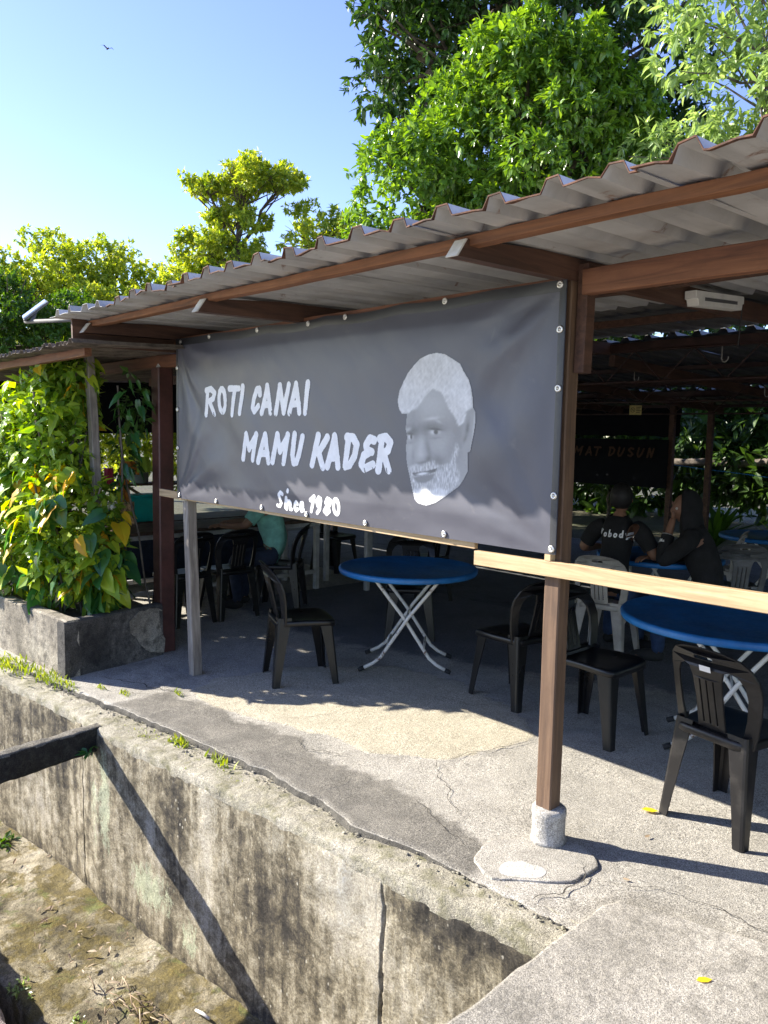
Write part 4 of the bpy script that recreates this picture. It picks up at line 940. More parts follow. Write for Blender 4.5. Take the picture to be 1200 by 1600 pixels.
# ================================================================== CHAIRS AND TABLES
def make_chair(mat, mat_back=None, slots=True, sticker=False):
    root = bpy.data.objects.new('plastic_chair', None); COL.objects.link(root); root.empty_display_size = 0.1
    mb = mat_back or mat
    # seat: dished, rounded, with a turned-down rim
    N = 40; V = []; F = []
    def sup(t, r, e=0.30):
        c, s = math.cos(t), math.sin(t)
        x = math.copysign(abs(c)**e, c)*0.205; y = math.copysign(abs(s)**e, s)*0.205
        y *= (0.93 if x < 0 else 1.0)-0.06*(0.205-x)/0.41
        return x*r, y*r
    rings = [(0.0, 0.428), (0.35, 0.429), (0.7, 0.433), (0.9, 0.440), (0.97, 0.440), (1.0, 0.432), (1.005, 0.405), (0.985, 0.402), (0.965, 0.424), (0.6, 0.419), (0.0, 0.417)]
    for (r, z) in rings:
        for k in range(N):
            x, y = sup(2*PI*k/N, max(r, 0.001)); V.append((x, y, z-(0.012*max(0, (x-0.12)/0.085)**2 if x > 0.12 else 0)))
    for i in range(len(rings)-1):
        F += [(i*N+k, i*N+(k+1) % N, (i+1)*N+(k+1) % N, (i+1)*N+k) for k in range(N)]
    MB().add(V, F, True).build('seat', mat, root)
    # backrest outline with openings
    right = [(0.175, 0.405), (0.19, 0.47), (0.203, 0.56), (0.208, 0.64), (0.203, 0.70), (0.185, 0.752), (0.15, 0.788), (0.10, 0.806), (0.05, 0.813)]
    outer = right+[(0, 0.815)]+[(-a, h) for a, h in reversed(right)]
    def opening(s): return [(s*a, h) for a, h in [(0.062, 0.45), (0.140, 0.448), (0.158, 0.53), (0.166, 0.62), (0.160, 0.678), (0.138, 0.716), (0.105, 0.732), (0.078, 0.722), (0.066, 0.68), (0.060, 0.58)]]
    holes = [opening(1), opening(-1), rrect(-0.046, 0.046, 0.762, 0.782, 0.0098, 4)]
    if slots: holes += [rrect(c-0.0058, c+0.0058, 0.47, 0.675, 0.005, 2) for c in (-0.032, 0.0, 0.032)]
    V, F = holes_mesh(outer, holes, 0.004, 0.003)
    def bend(v):
        a, h, t = v.x, v.y, v.z; q = (h-0.405)/0.41
        x = -0.165-0.085*q-0.03*q*q+0.075*(a/0.2)**2*(0.4+0.6*min(1, q*1.6))*(1-0.35*q)
        return (x-t, a*(1.0-0.0*q), h)
    MB().add([bend(v) for v in V], F).build('backrest', mb, root)
    if sticker:
        st = [bend(Vector((a, h, 0.0095))) for a, h in ((-0.03, 0.712), (0.022, 0.712), (0.022, 0.738), (-0.03, 0.738))]
        b = MB().add(st+[(x+0.001, y, z) for x, y, z in st], [(0, 1, 2, 3), (7, 6, 5, 4)]); b.build('sticker', 'sticker', root)
    # legs: tapered angle sections
    for sx in (-1, 1):
        for sy in (-1, 1):
            V = []; F = []
            zt = 0.425 if sx > 0 else 0.46
            for i, t in enumerate((0, 0.12, 0.4, 0.75, 1.0)):
                z = zt*(1-t); w = 0.078*(1-t)**1.2*0.55+0.046; th = 0.007
                cx = sx*(0.178+0.042*t)-(0.012 if sx < 0 else 0); cy = sy*(0.172+0.036*t)
                # L section, corner outwards, softened
                P = [(0, -w), (0, -0.014), (-0.004, -0.004), (-0.014, 0), (-w, 0), (-w, -th), (-0.017, -th), (-th, -0.017), (-th, -w)]
                for (p, q) in P: V.append((cx+sx*p, cy+sy*q, z))
            n = 9
            for i in range(4): F += [(i*n+k, i*n+(k+1) % n, (i+1)*n+(k+1) % n, (i+1)*n+k) for k in range(n)]
            F.append(tuple(range(n))[::-1]); F.append(tuple(4*n+k for k in range(n)))
            if sx*sy < 0: F = [f[::-1] for f in F]
            MB().add(V, F).build('leg', mat, root)
    return root
proto = {'black': make_chair('black_plastic'), 'dusty': make_chair('dusty_black_plastic', sticker=True), 'white': make_chair('white_plastic'), 'grey': make_chair('grey_plastic')}
used = set()
def chair(kind, x, y, ang, label, group=None, z=0.0, tilt=0.0):
    o = proto[kind] if kind not in used else copy_tree(proto[kind]); used.add(kind)
    o.location = (x, y, z); o.rotation_euler = (0, tilt, rad(ang))
    if 'group' in o.keys(): del o['group']
    return tag(o, label, 'chair', group)
chair('black', -2.42, 0.52, 66, 'black plastic chair drawn back from the smaller blue table towards the grey post')
chair('black', -1.22, 1.34, 172, 'black plastic chair facing the smaller blue table, its back to the larger blue table')
chair('black', -2.78, 1.92, -44, 'black plastic chair pushed in behind the smaller blue table')
chair('black', -0.545, 1.23, 0, 'black plastic chair beside the post, facing the larger blue table')
chair('dusty', 0.42, 0.785, 80, 'dusty black plastic chair with a white sticker on its back, at the larger blue table')
chair('white', -1.37, 2.66, 102, 'dirty white plastic chair with the black-shirted man on it')
chair('grey', -0.93, 3.86, 128, 'grey plastic chair under another, behind the larger blue table')
chair('grey', -0.94, 3.89, 128, 'grey plastic chair stacked on top of another, behind the larger blue table', z=0.045)
chair('white', -1.55, 4.9, 200, 'pale plastic chair standing empty behind the woman in black')
chair('white', -2.4, 4.3, 250, 'pale plastic chair standing empty beyond the black-shirted man')
chair('black', -4.28, 1.66, 222, 'black plastic chair with the man in teal on it')
chair('black', -4.35, 1.12, 178, 'empty black plastic chair at the long table beside the man in teal')
chair('black', -4.37, 0.68, 182, 'empty black plastic chair at the long table end nearest the maroon post')
chair('black', -3.75, 3.1, 160, 'black plastic chair at the white framed table')
chair('black', -5.6, 3.4, 10, 'black plastic chair on the far side of the white framed table')

def make_table(x, y, r, label, rz, h=0.73):
    t = thing('round_table', label, 'table', (x, y, 0), rz)
    MB().lathe([(0.0, h-0.032), (r*0.9, h-0.03), (r-0.03, h-0.034), (r-0.006, h-0.040), (r, h-0.030), (r+0.002, h-0.010), (r-0.006, h-0.001), (r-0.02, h+0.001), (r-0.03, h-0.003), (0.0, h-0.003)], 64).build('tabletop', 'blue_plastic', t)
    # two crossing tubular leg frames, feet bent outwards
    for s in (-1, 1):
        fr = MB()
        for side in (-1, 1):
            yy = side*(0.19+0.012*s)
            pts = [(s*0.24, yy, h-0.045), (s*0.20, yy, h-0.10), (s*0.02, yy, 0.40), (-s*0.13, yy, 0.17), (-s*0.17, yy*1.02, 0.11), (-s*0.225, yy*1.05, 0.065), (-s*0.31, yy*1.10, 0.022)]
            fr.tube(pts, 0.0125, 10)
        fr.tube([(s*0.24, -0.20-0.012*s, h-0.047), (s*0.24, 0.20+0.012*s, h-0.047)], 0.0115, 8)
        fr.tube([(-s*0.13, -0.19, 0.17), (-s*0.13, 0.19, 0.17)], 0.009, 8)
        leg = fr.build('leg_frame', 'chipped_white_steel', t)
        for side in (-1, 1):
            yy = side*(0.19+0.012*s)
            MB().tube([(-s*0.285, yy*1.085, 0.034), (-s*0.325, yy*1.105, 0.016)], 0.016, 8).build('rubber_foot', 'rubber', leg)
    MB().tube([(0, -0.21, 0.372), (0, 0.21, 0.372)], 0.006, 6).build('pivot_rod', 'chipped_white_steel', t)
    return t
make_table(-2.17, 1.29, 0.50, 'smaller round blue table on crossed white steel legs', rad(42))
make_table(0.04, 1.62, 0.60, 'larger round blue table behind the tan rail', rad(25))
make_table(-1.34, 3.38, 0.50, 'round blue table where the two people in black sit', rad(70))
make_table(-1.3, 5.6, 0.50, 'round blue table far back beside the garden', rad(10))

# long table in the left bay, white framed table behind
lt = thing('long_table', 'long dark-topped dining table on a pale steel frame', 'table', (-5.1, 0.0, 0))
MB().box(-0.32, 0.32, -0.1, 2.6, 0.725, 0.755, bev=0.006).build('tabletop', 'dark_wood_top', lt)
for sx in (-0.29, 0.29):
    for sy in (0.0, 2.5):
        MB().box(sx-0.025, sx+0.025, sy-0.025, sy+0.025, 0, 0.68, bev=0.004).build('leg', 'grey_white_steel', lt)
MB().box(0.265, 0.315, -0.03, 2.53, 0.682, 0.722, bev=0.004).build('apron', 'grey_white_steel', lt)
MB().box(-0.315, -0.265, -0.03, 2.53, 0.682, 0.722, bev=0.004).build('apron', 'grey_white_steel', lt)
MB().box(0.27, 0.31, 0.03, 2.47, 0.17, 0.21, bev=0.004).build('foot_rail', 'grey_white_steel', lt)
MB().box(-0.31, -0.27, 0.03, 2.47, 0.17, 0.21, bev=0.004).build('foot_rail', 'grey_white_steel', lt)
wt = thing('framed_table', 'square white framed table with a grey top deep in the shed', 'table', (-4.75, 3.2, 0))
for sx in (-0.35, 0.35):
    for sy in (-0.33, 0.33): MB().box(sx-0.025, sx+0.025, sy-0.025, sy+0.025, 0, 0.70, bev=0.004).build('leg', 'grey_white_steel', wt)
for sx in (-0.35, 0.35): MB().box(sx-0.02, sx+0.02, -0.3, 0.3, 0.65, 0.70).build('apron', 'grey_white_steel', wt)
for sy in (-0.33, 0.33): MB().box(-0.325, 0.325, sy-0.02, sy+0.02, 0.65, 0.70).build('apron', 'grey_white_steel', wt)
MB().box(-0.4, 0.4, -0.38, 0.38, 0.702, 0.725, bev=0.005).build('tabletop', 'dark_wood_top', wt)

# serving counter with its clutter in the left bay
ct = thing('serving_counter', 'dark serving counter with a shelf behind the long table', 'counter', (-6.55, 0.9, 0))
MB().box(-0.3, 0.3, -0.5, 2.2, 0.61, 0.66, bev=0.005).build('countertop', 'dark_wood_top', ct)
MB().box(-0.27, 0.27, -0.47, 2.17, 0.0, 0.608).build('cabinet', 'navy_cloth', ct)
for sy in (-0.4, 0.9, 2.1): MB().box(-0.27, -0.23, sy-0.02, sy+0.02, 0.66, 1.42).build('upright', 'rafter_timber', ct)
MB().box(-0.29, 0.0, -0.5, 2.2, 1.04, 1.065).build('shelf', 'dark_wood_top', ct)
bx = thing('cooler_box', 'bright teal cooler box on the serving counter', 'cooler box', (-6.38, 1.24, 0.662))
MB().box(-0.11, 0.11, -0.16, 0.20, 0, 0.27, bev=0.012).build('body', 'teal_box', bx); MB().box(-0.115, 0.115, -0.165, 0.205, 0.272, 0.30, bev=0.008).build('lid', 'teal_box', bx)
bx2 = thing('cooler_box', 'pale blue storage box low behind the vines', 'box', (-6.4, 0.86, 0.662)); MB().box(-0.1, 0.1, -0.14, 0.14, 0, 0.2, bev=0.01).build('body', 'bottle_blue', bx2)
MB().box(-0.105, 0.105, -0.145, 0.145, 0.202, 0.22, bev=0.006).build('lid', 'sticker', bx2)
pot = thing('cooking_pot', 'steel cooking pot on the counter shelf', 'pot', (-6.62, 1.36, 1.066))
MB().lathe([(0.0, 0.0), (0.085, 0.0), (0.095, 0.02), (0.10, 0.15), (0.108, 0.155), (0.10, 0.16), (0.09, 0.02), (0, 0.012)], 24).build('body', 'pot_metal', pot)
for s in (-1, 1): MB().tube([(-0.02, s*0.1, 0.12), (-0.02, s*0.13, 0.12), (0.02, s*0.13, 0.12), (0.02, s*0.1, 0.12)], 0.005, 6).build('handle', 'rubber', pot)
def cloth(name, label, cat, x, y, z, w, h, mat, seed, tilt=0.0):
    V = []; F = []; nx, nz = 12, 16
    for lay in (0, 1):
        for j in range(nz+1):
            for i in range(nx+1):
                a = i/nx-0.5; b = j/nz
                ww = w*(0.75+0.25*b)
                V.append((0.02*math.sin(a*14+seed)*(1-0.3*b)+0.012*fbm(a*3, b*3, seed)+(0.006 if lay else 0), a*ww+tilt*b, -h*b*(1+0.08*fbm(a*4, 0, seed))))
    m = nx+1; L = m*(nz+1)
    for j in range(nz):
        for i in range(nx):
            a = j*m+i; F += [(a, a+m, a+m+1, a+1), (L+a, L+a+1, L+a+m+1, L+a+m)]
    o = MB().add(V, F, True).build(name, mat); o.location = (x, y, z); return tag(o, label, cat)
cloth('hanging_cloth', 'orange cloth bundle hung on the counter upright', 'cloth', -6.3, 1.08, 1.33, 0.24, 0.15, 'orange_cloth', 1.0)
cloth('hanging_cloth', 'orange and brown apron hung from the counter shelf', 'cloth', -6.3, 1.02, 1.2, 0.16, 0.36, 'orange_cloth', 2.3)
cloth('hanging_cloth', 'flower patterned cloth hanging in front of the counter', 'cloth', -6.2, 1.02, 0.9, 0.2, 0.3, 'flower_cloth', 4.0)
cloth('hanging_cloth', 'dark pink cloth hanging beside the vines', 'cloth', -6.1, 0.78, 1.27, 0.12, 0.2, 'pink_cloth', 5.0)
cloth('plastic_bag', 'lime green plastic bag hung over the cooking pot', 'bag', -6.25, 1.22, 1.38, 0.18, 0.17, 'lime_bag', 6.0, 0.03)
sp_ = thing('white_pipe', 'short white pipe poking out of the vines', 'pipe', (0, 0, 0)); MB().tube([(-4.0, -0.36, 1.13), (-3.70, -0.24, 1.11)], 0.02, 12).build('tube', 'pipe_white', sp_)
MB().tube([(-3.71, -0.244, 1.111), (-3.685, -0.234, 1.109)], 0.024, 12).build('collar', 'pipe_white', sp_)

# emergency lamp on the rafter
lamp = thing('lamp_box', 'white box lamp fixed to the rafter under the roof', 'lamp', (0.075, 1.08, 2.335), 0)
lamp.scale = (0.85, 0.85, 0.85)
V, F = holes_mesh([(-0.29, 0.035), (0.29, 0.035), (0.29, 0.0), (0.272, -0.004), (0.262, -0.035), (-0.262, -0.035), (-0.272, -0.004), (-0.29, 0.0)], [], 0.03, 0.004)
lrot = Matrix.Rotation(rad(4), 4, 'X') @ Matrix(((0, 0, 1, 0), (1, 0, 0, 0), (0, 1, 0, 0), (0, 0, 0, 1)))
MB().add(V, F, False, lrot).build('housing', 'lamp_white', lamp)
MB().box(-0.2, 0.2, -0.012, 0.006, 0.0345, 0.0365, lrot).build('slot', 'lamp_slot', lamp)
MB().tube([(0.0, 0.30, 0.02), (0.005, 0.335, 0.0), (0.0, 0.34, -0.08), (-0.01, 0.345, -0.22)], 0.004, 6).build('cable', 'cable_black', lamp)
# hooks hanging from the steel
for k, (x, y, z) in enumerate([(-2.45, 3.0, 2.33), (-0.75, 3.0, 2.33), (-1.95, 3.9, 2.29), (-1.75, 4.6, 2.3), (-1.35, 5.3, 2.2), (-0.9, 4.6, 2.3)]):
    h = MB().tube([(0, 0, 0.02), (0, 0, -0.07), (0.01, 0, -0.09), (0.03, 0, -0.092), (0.045, 0, -0.075), (0.045, 0, -0.055)], 0.004, 6)
    o = h.build('wire_hook', 'wire_grey'); o.location = (x, y, z); tag(o, 'pale wire hook hanging from the roof steel inside the shed', 'hook', 'wire hooks under the shed roof')
# no smoking sign
ns = thing('no_smoking_sign', 'small yellow no smoking sign hung from the truss', 'sign', (-3.12, 6.0, 2.02), rad(45)); ns.scale = (0.55, 1, 0.6)
MB().box(-0.13, 0.13, -0.004, 0.004, -0.095, 0.095, bev=0.002).build('board', 'sign_yellow', ns)
b = MB(); b.add([(-0.06+r*math.cos(2*PI*k/24), -0.006, r*math.sin(2*PI*k/24)) for k in range(24) for r in (0.05, 0.039)], [(2*k, 2*k+1, (2*k+3) % 48, (2*k+2) % 48) for k in range(24)])
b.add([(-0.095, -0.0062, 0.028), (-0.089, -0.0062, 0.034), (-0.025, -0.0062, -0.028), (-0.031, -0.0062, -0.034)], [(0, 1, 2, 3)]); b.box(-0.085, -0.04, -0.0068, -0.0063, -0.006, 0.006)
for j in range(4): b.box(0.01, 0.11-0.02*(j % 2), -0.0066, -0.0056, 0.05-0.034*j, 0.064-0.034*j)
b.build('print', 'sign_ink', ns); MB().tube([(0, 0, 0.095), (0, 0, 0.28)], 0.003, 5).build('string', 'wire_grey', ns)

# dim second banner at the back of the shed
b2 = thing('back_banner', 'dark banner with dim orange lettering at the back of the shed', 'banner', (0, 0, 0))
V = []; F = []
for j in range(13):
    for i in range(41): V.append((-7.4+3.68*i/40, 8.02-0.02*fbm(i*0.2, j*0.3, 1)-0.01*math.sin(i*0.7), 0.97+0.70*j/12))
for j in range(12): F += [(j*41+i, j*41+i+1, (j+1)*41+i+1, (j+1)*41+i) for i in range(40)]
MB().add(V, F, True).build('vinyl', 'dark_vinyl', b2)
wx = lambda s0, s1: (s0, 1.43, s1, 1.56)
tx = 'AI MAT DUSUN'; xx = -5.62; LL = []
for ch in tx:
    if ch == ' ': xx += 0.09; continue
    w = {'M': 0.2, 'I': 0.08, 'U': 0.15}.get(ch, 0.14); LL.append((ch, xx, 1.40, xx+w, 1.555)); xx += w+0.014
lay_letters('lettering', LL, 0.008, 0.032, lambda x, z: (x, 7.96, z), 'orange_print', b2, 5.0, 0.1, 0)
# dark tarpaulin above it
V = []; F = []
for j in range(9):
    for i in range(31): V.append((-7.4+3.75*i/30, 8.2+0.03*fbm(i*0.3, j*0.4, 6), 1.70+0.46*j/8+(0.03*abs(math.sin(i*0.9)) if j == 0 else 0)))
for j in range(8): F += [(j*31+i, j*31+i+1, (j+1)*31+i+1, (j+1)*31+i) for i in range(30)]
tp = MB().add(V, F, True).build('tarpaulin', 'dark_vinyl'); tag(tp, 'dark tarpaulin curtain hung above the back banner', 'tarpaulin')
V = []; F = []
for j in range(9):
    for i in range(41): V.append((-8.7+0.04*fbm(i*0.3, j*0.4, 16), -0.4+8.3*i/40, 1.62+0.75*j/8+(0.04*fbm(i*0.4, 2, 3) if j == 0 else 0)))
for j in range(8): F += [(j*41+i, j*41+i+1, (j+1)*41+i+1, (j+1)*41+i) for i in range(40)]
tp = MB().add(V, F, True).build('tarpaulin', 'dark_vinyl'); tag(tp, 'dark tarpaulin curtain hung across the far left bay behind the counter', 'tarpaulin')
# solar lamp on the eave end
sl = thing('solar_lamp', 'tilted solar panel lamp on a grey arm at the roof corner', 'solar lamp', (0, 0, 0))
MB().tube([(-2.98, -0.62, 2.345), (-3.80, -0.78, 2.385)], 0.013, 10).build('arm', 'galvanised', sl)
ax_ = Vector((0.34, 0.68, 0.64)).normalized(); bx_ = Vector((-0.94, 0.31, 0.13)); bx_ = (bx_-ax_*bx_.dot(ax_)).normalized(); cx_ = ax_.cross(bx_)
bx_ = (bx_*math.cos(0.07)+cx_*math.sin(0.07)).normalized(); cx_ = ax_.cross(bx_)
R_ = Matrix((ax_, bx_, cx_)).transposed().to_4x4(); R_.translation = Vector((-3.80, -0.72, 2.475))
MB().box(-0.095, 0.095, -0.10, 0.10, -0.006, 0.006, R_, 0.003).build('panel', 'solar_glass', sl)
MB().box(-0.10, 0.10, -0.105, 0.105, -0.016, -0.0065, R_).build('panel_frame', 'galvanised', sl)
MB().tube([(-3.72, -0.765, 2.38), (-3.78, -0.72, 2.46)], 0.014, 8).build('bracket', 'galvanised', sl)

# ================================================================== PEOPLE
def skin_mesh(name, J, E_, mat, parent, sub=2, root=0):
    """J: list of (x,y,z,r) or (x,y,z,rx,ry); E_: edges"""
    me = bpy.data.meshes.new(name); me.from_pydata([j[:3] for j in J], E_, []); me.update()
    o = bpy.data.objects.new('tmp', me); COL.objects.link(o)
    md = o.modifiers.new('s', 'SKIN'); md.use_smooth_shade = True; md.branch_smoothing = 0.6
    sv = me.skin_vertices[0].data
    for i, j in enumerate(J): sv[i].radius = (j[3], j[4] if len(j) > 4 else j[3]); sv[i].use_root = (i == root)
    sb = o.modifiers.new('u', 'SUBSURF'); sb.levels = sub; sb.render_levels = sub
    dg = bpy.context.evaluated_depsgraph_get(); m2 = bpy.data.meshes.new_from_object(o.evaluated_get(dg)); m2.name = name
    bpy.data.objects.remove(o); bpy.data.meshes.remove(me)
    m2.polygons.foreach_set('use_smooth', [True]*len(m2.polygons))
    m2.materials.clear()
    return link_mesh(name, m2, mat, parent)
def chainE(idx): return [(a, b) for a, b in zip(idx, idx[1:])]
def hand_pts(J, E_, wrist, d, up, curl=0.5, side=1, s=1.0):
    """adds palm and five fingers to a joint list, rooted at index wrist; d = direction of the hand, up = back of the hand"""
    d = Vector(d).normalized(); up = Vector(up); up = (up-d*up.dot(d)).normalized(); sd = d.cross(up)*side
    w = Vector(J[wrist][:3]); palm = w+d*0.055*s; J.append((*palm, 0.026*s, 0.017*s)); ip = len(J)-1; E_.append((wrist, ip))
    for k, (o, L) in enumerate(((-0.030, 0.062), (-0.011, 0.078), (0.009, 0.074), (0.028, 0.058))):
        b = palm+d*0.035*s+sd*o*s; J.append((*b, 0.0095*s)); i0 = len(J)-1; E_.append((ip, i0))
        m = b+(d*math.cos(curl*0.6)-up*math.sin(curl*0.6))*L*0.55*s; J.append((*m, 0.0085*s)); t = m+(d*math.cos(curl*1.7)-up*math.sin(curl*1.7))*L*0.45*s; J.append((*t, 0.007*s))
        E_ += [(i0, len(J)-2), (len(J)-2, len(J)-1)]
    th = w+d*0.03*s-sd*0.034*s; J.append((*th, 0.011*s)); t2 = th+(d*0.7-sd*0.45-up*0.3).normalized()*0.045*s; J.append((*t2, 0.009*s)); E_ += [(ip, len(J)-2), (len(J)-2, len(J)-1)]
def head_mesh(name, c, face, mat, parent, s=1.0):
    """a head with brow, nose, mouth and ears; c = centre, face = direction it looks"""
    f = Vector(face).normalized(); r = f.cross(Vector((0, 0, 1))).normalized(); u = r.cross(f)
    bm = bmesh.new(); bmesh.ops.create_uvsphere(bm, u_segments=32, v_segments=24, radius=1.0)
    for v in bm.verts:
        x, y, z = v.co          # x = right, y = forward, z = up
        X, Y, Z = x*0.074, y*0.094, z*0.115
        if z < -0.1: k = (-z-0.1)/0.9; X *= 1-0.38*k; Y *= 1-0.20*k; Y += 0.012*k
        if y > 0.3:
            Y += 0.024*math.exp(-(x/0.16)**2-((z+0.12)/0.2)**2)+0.012*math.exp(-(x/0.12)**2-((z-0.1)/0.2)**2)
            Y -= 0.012*(math.exp(-((abs(x)-0.38)/0.16)**2-((z-0.08)/0.10)**2))
            Y += 0.008*math.exp(-(x/0.3)**2-((z+0.46)/0.06)**2)-0.007*math.exp(-(x/0.3)**2-((z+0.53)/0.03)**2)+0.008*math.exp(-(x/0.25)**2-((z+0.60)/0.06)**2)+0.010*math.exp(-(x/0.3)**2-((z+0.85)/0.12)**2)
            Y += 0.005*math.exp(-((abs(x)-0.35)/0.2)**2-((z-0.26)/0.07)**2)
        if abs(x) > 0.9 and abs(z) < 0.3: X += math.copysign(0.014, x)*math.exp(-((z+0.02)/0.2)**2-((y+0.05)/0.18)**2)
        v.co = Vector(c)+(r*X+f*Y+u*Z)*s
    me = bpy.data.meshes.new(name); bm.to_mesh(me); bm.free(); me.polygons.foreach_set('use_smooth', [True]*len(me.polygons))
    o = link_mesh(name, me, mat, parent)
    b = MB()
    for sx in (-1, 1):
        p = Vector(c)+(r*sx*0.029+f*0.079+u*0.009)*s
        b.lathe([(0.0, -0.011), (0.008, -0.008), (0.011, 0), (0.008, 0.008), (0.0, 0.011)], 10, Matrix.Translation(p))
    b.build('eye', 'eye_white', o)
    return o
def blob_mesh(name, c, fn, mat, parent, seg=32):
    bm = bmesh.new(); bmesh.ops.create_uvsphere(bm, u_segments=seg, v_segments=seg*3//4, radius=1.0)
    for v in bm.verts: v.co = Vector(c)+Vector(fn(*v.co))
    me = bpy.data.meshes.new(name); bm.to_mesh(me); bm.free(); me.polygons.foreach_set('use_smooth', [True]*len(me.polygons))
    return link_mesh(name, me, mat, parent)
def seated(label, x, y, ang, shirt, trousers, hair=True, armL=None, armR=None, lean=0.10, tall=1.0, sleeves=0.5):
    """seated figure facing local +X; origin on the floor under the hips"""
    p = thing('person', label, 'person', (x, y, 0), rad(ang))
    hz = 0.50; sh = hz+0.50*tall
    hip = (0.0, 0.0, hz); waist = (lean*0.25, 0, hz+0.17); chest = (lean*0.7, 0, hz+0.36); neckb = (lean, 0, sh+0.035); neck = (lean+0.012, 0, sh+0.085); head = (lean+0.02, 0, sh+0.13)
    AL = armL or [(0.06, 0.27, sh-0.24), (0.30, 0.22, sh-0.26)]; AR = armR or [(0.06, -0.27, sh-0.24), (0.30, -0.22, sh-0.26)]
    J = [(*hip, 0.13, 0.16), (*waist, 0.105, 0.14), (*chest, 0.11, 0.165), (*neckb, 0.06, 0.075), (*neck, 0.052), (*head, 0.05)]
    E_ = chainE([0, 1, 2, 3, 4, 5])
    for sd, A in ((1, AL), (-1, AR)):
        s0 = len(J); J += [(lean*0.95, sd*0.175, sh-0.025, 0.058), (*A[0], 0.041), (*A[1], 0.027)]; E_ += [(3, s0), (s0, s0+1), (s0+1, s0+2)]
        d = Vector(A[1])-Vector(A[0]); hand_pts(J, E_, s0+2, d, (0, 0, 1) if abs(d.normalized().z) < 0.8 else (-1, 0, 0), 0.5, sd)
    for sd in (1, -1):
        s0 = len(J); J += [(0.06, sd*0.095, hz-0.01, 0.085), (0.42, sd*0.12, hz-0.02, 0.062), (0.40, sd*0.12, 0.26, 0.05), (0.38, sd*0.12, 0.09, 0.036), (0.42, sd*0.12, 0.045, 0.036), (0.56, sd*0.135, 0.035, 0.03)]
        E_ += [(0, s0)]+chainE(list(range(s0, s0+6)))
    body = skin_mesh('body', J, E_, 'skin', p, 2)
    # clothes: the body surface re-cut by the nearest limb and eased outwards
    seg = [('shirt', hip, waist), ('shirt', waist, chest), ('shirt', chest, neckb), ('neck', (neckb[0], 0, neckb[2]+0.075), head)]
    for sd, A in ((1, AL), (-1, AR)):
        a = Vector((lean*0.95, sd*0.175, sh-0.025)); e = Vector(A[0]); w = Vector(A[1])
        if sleeves < 1: m = a.lerp(e, 0.62); seg += [('shirt', neckb, a), ('shirt', a, m), ('arm', m+(e-m)*0.25, e), ('arm', e, w), ('arm', w, w+(w-e)*0.6)]
        else: m = e.lerp(w, 0.62); seg += [('shirt', neckb, a), ('shirt', a, e), ('shirt', e, m), ('arm', m+(w-m)*0.3, w), ('arm', w, w+(w-e)*0.6)]
        seg += [('trousers', (0.09, sd*0.095, hz-0.02), (0.42, sd*0.12, hz-0.02)), ('trousers', (0.42, sd*0.12, hz-0.02), (0.385, sd*0.12, 0.12)), ('arm', (0.38, sd*0.12, 0.03), (0.56, sd*0.13, 0.03))]
    def cut(kind, ease, mat):
        me = body.data; lab = []; near = []
        for v in me.vertices:
            best = 9; bl_ = ''
            for nm_, a, b in seg:
                a = Vector(a); b = Vector(b); d = b-a; t = max(0, min(1, (v.co-a).dot(d)/max(d.length_squared, 1e-9))); q = (v.co-a-d*t).length
                if q < best: best = q; bl_ = nm_; np_ = a+d*t
            near.append((v.co-np_).normalized()); lab.append(bl_ == kind or (kind == 'trousers' and bl_ == 'shirt' and v.co.z < hz+0.03))
        F = [tuple(f.vertices) for f in me.polygons if any(lab[i] for i in f.vertices)]; ids = sorted({i for f in F for i in f}); mp = {i: k for k, i in enumerate(ids)}
        V = [me.vertices[i].co+near[i]*(ease*(1+0.35*fbm(*(me.vertices[i].co*9)))) for i in ids]
        return MB().add(V, [tuple(mp[i] for i in f) for f in F], True).build(kind, mat, p)
    cut('shirt', 0.018, shirt); cut('trousers', 0.012, trousers)
    for sd in (1, -1): blob_mesh('shoe', (0.46, sd*0.125, 0.046), lambda a, b, c: (a*0.13, b*0.047*(1-0.15*a), max(c, -0.95)*0.046*(1-0.3*a)), 'rubber', p, 16)
    hc = Vector((lean+0.03, 0, sh+0.205))
    return p, hc
# man in teal: back to the road, head behind the banner
p, hc = seated('person in a teal shirt sitting with their back turned at the long table', -4.28, 1.66, 222, 'teal_cloth', 'navy_cloth', lean=0.16, armL=[(0.28, 0.27, 0.80), (0.50, 0.20, 0.80)], armR=[(0.28, -0.27, 0.80), (0.50, -0.18, 0.80)])
h = head_mesh('head', hc, (1, 0, -0.15), 'skin', p); blob_mesh('hair', hc+Vector((-0.012, 0, 0.022)), lambda a, b, c: (a*0.096, b*0.084, max(c, -0.55)*0.105), 'hair', p)
# man in black shirt, seen from behind
p, hc = seated('person in a black printed T-shirt seen from behind on the white chair', -1.37, 2.68, 102, 'black_cloth', 'jeans_cloth', lean=0.16, armL=[(0.16, 0.29, 0.80), (0.40, 0.24, 0.79)], armR=[(0.14, -0.30, 0.78), (0.38, -0.24, 0.79)])
h = head_mesh('head', hc, (1, 0.1, -0.1), 'skin', p); blob_mesh('hair', hc+Vector((-0.014, 0, 0.024)), lambda a, b, c: (a*0.098, b*0.086, max(c, -0.85)*0.110), 'hair', p)
sq = 0.045
NB = []; xx = -0.125
for ch in 'Nobody':
    w = 0.048 if ch == 'N' else 0.036; NB.append((ch, xx, 0.0, xx+w, 0.056)); xx += w+0.004
from mathutils.bvhtree import BVHTree
shirt_o = [c for c in p.children if c.name.startswith('shirt')][0]; bvh = BVHTree.FromPolygons([v.co for v in shirt_o.data.vertices], [tuple(f.vertices) for f in shirt_o.data.polygons])
def on_back(a, z):
    hit = bvh.ray_cast(Vector((-0.6, -a, 0.925+z)), Vector((1, 0, 0)))[0]
    return (hit.x-0.003, hit.y, hit.z) if hit is not None else (-0.02, -a, 0.925+z)
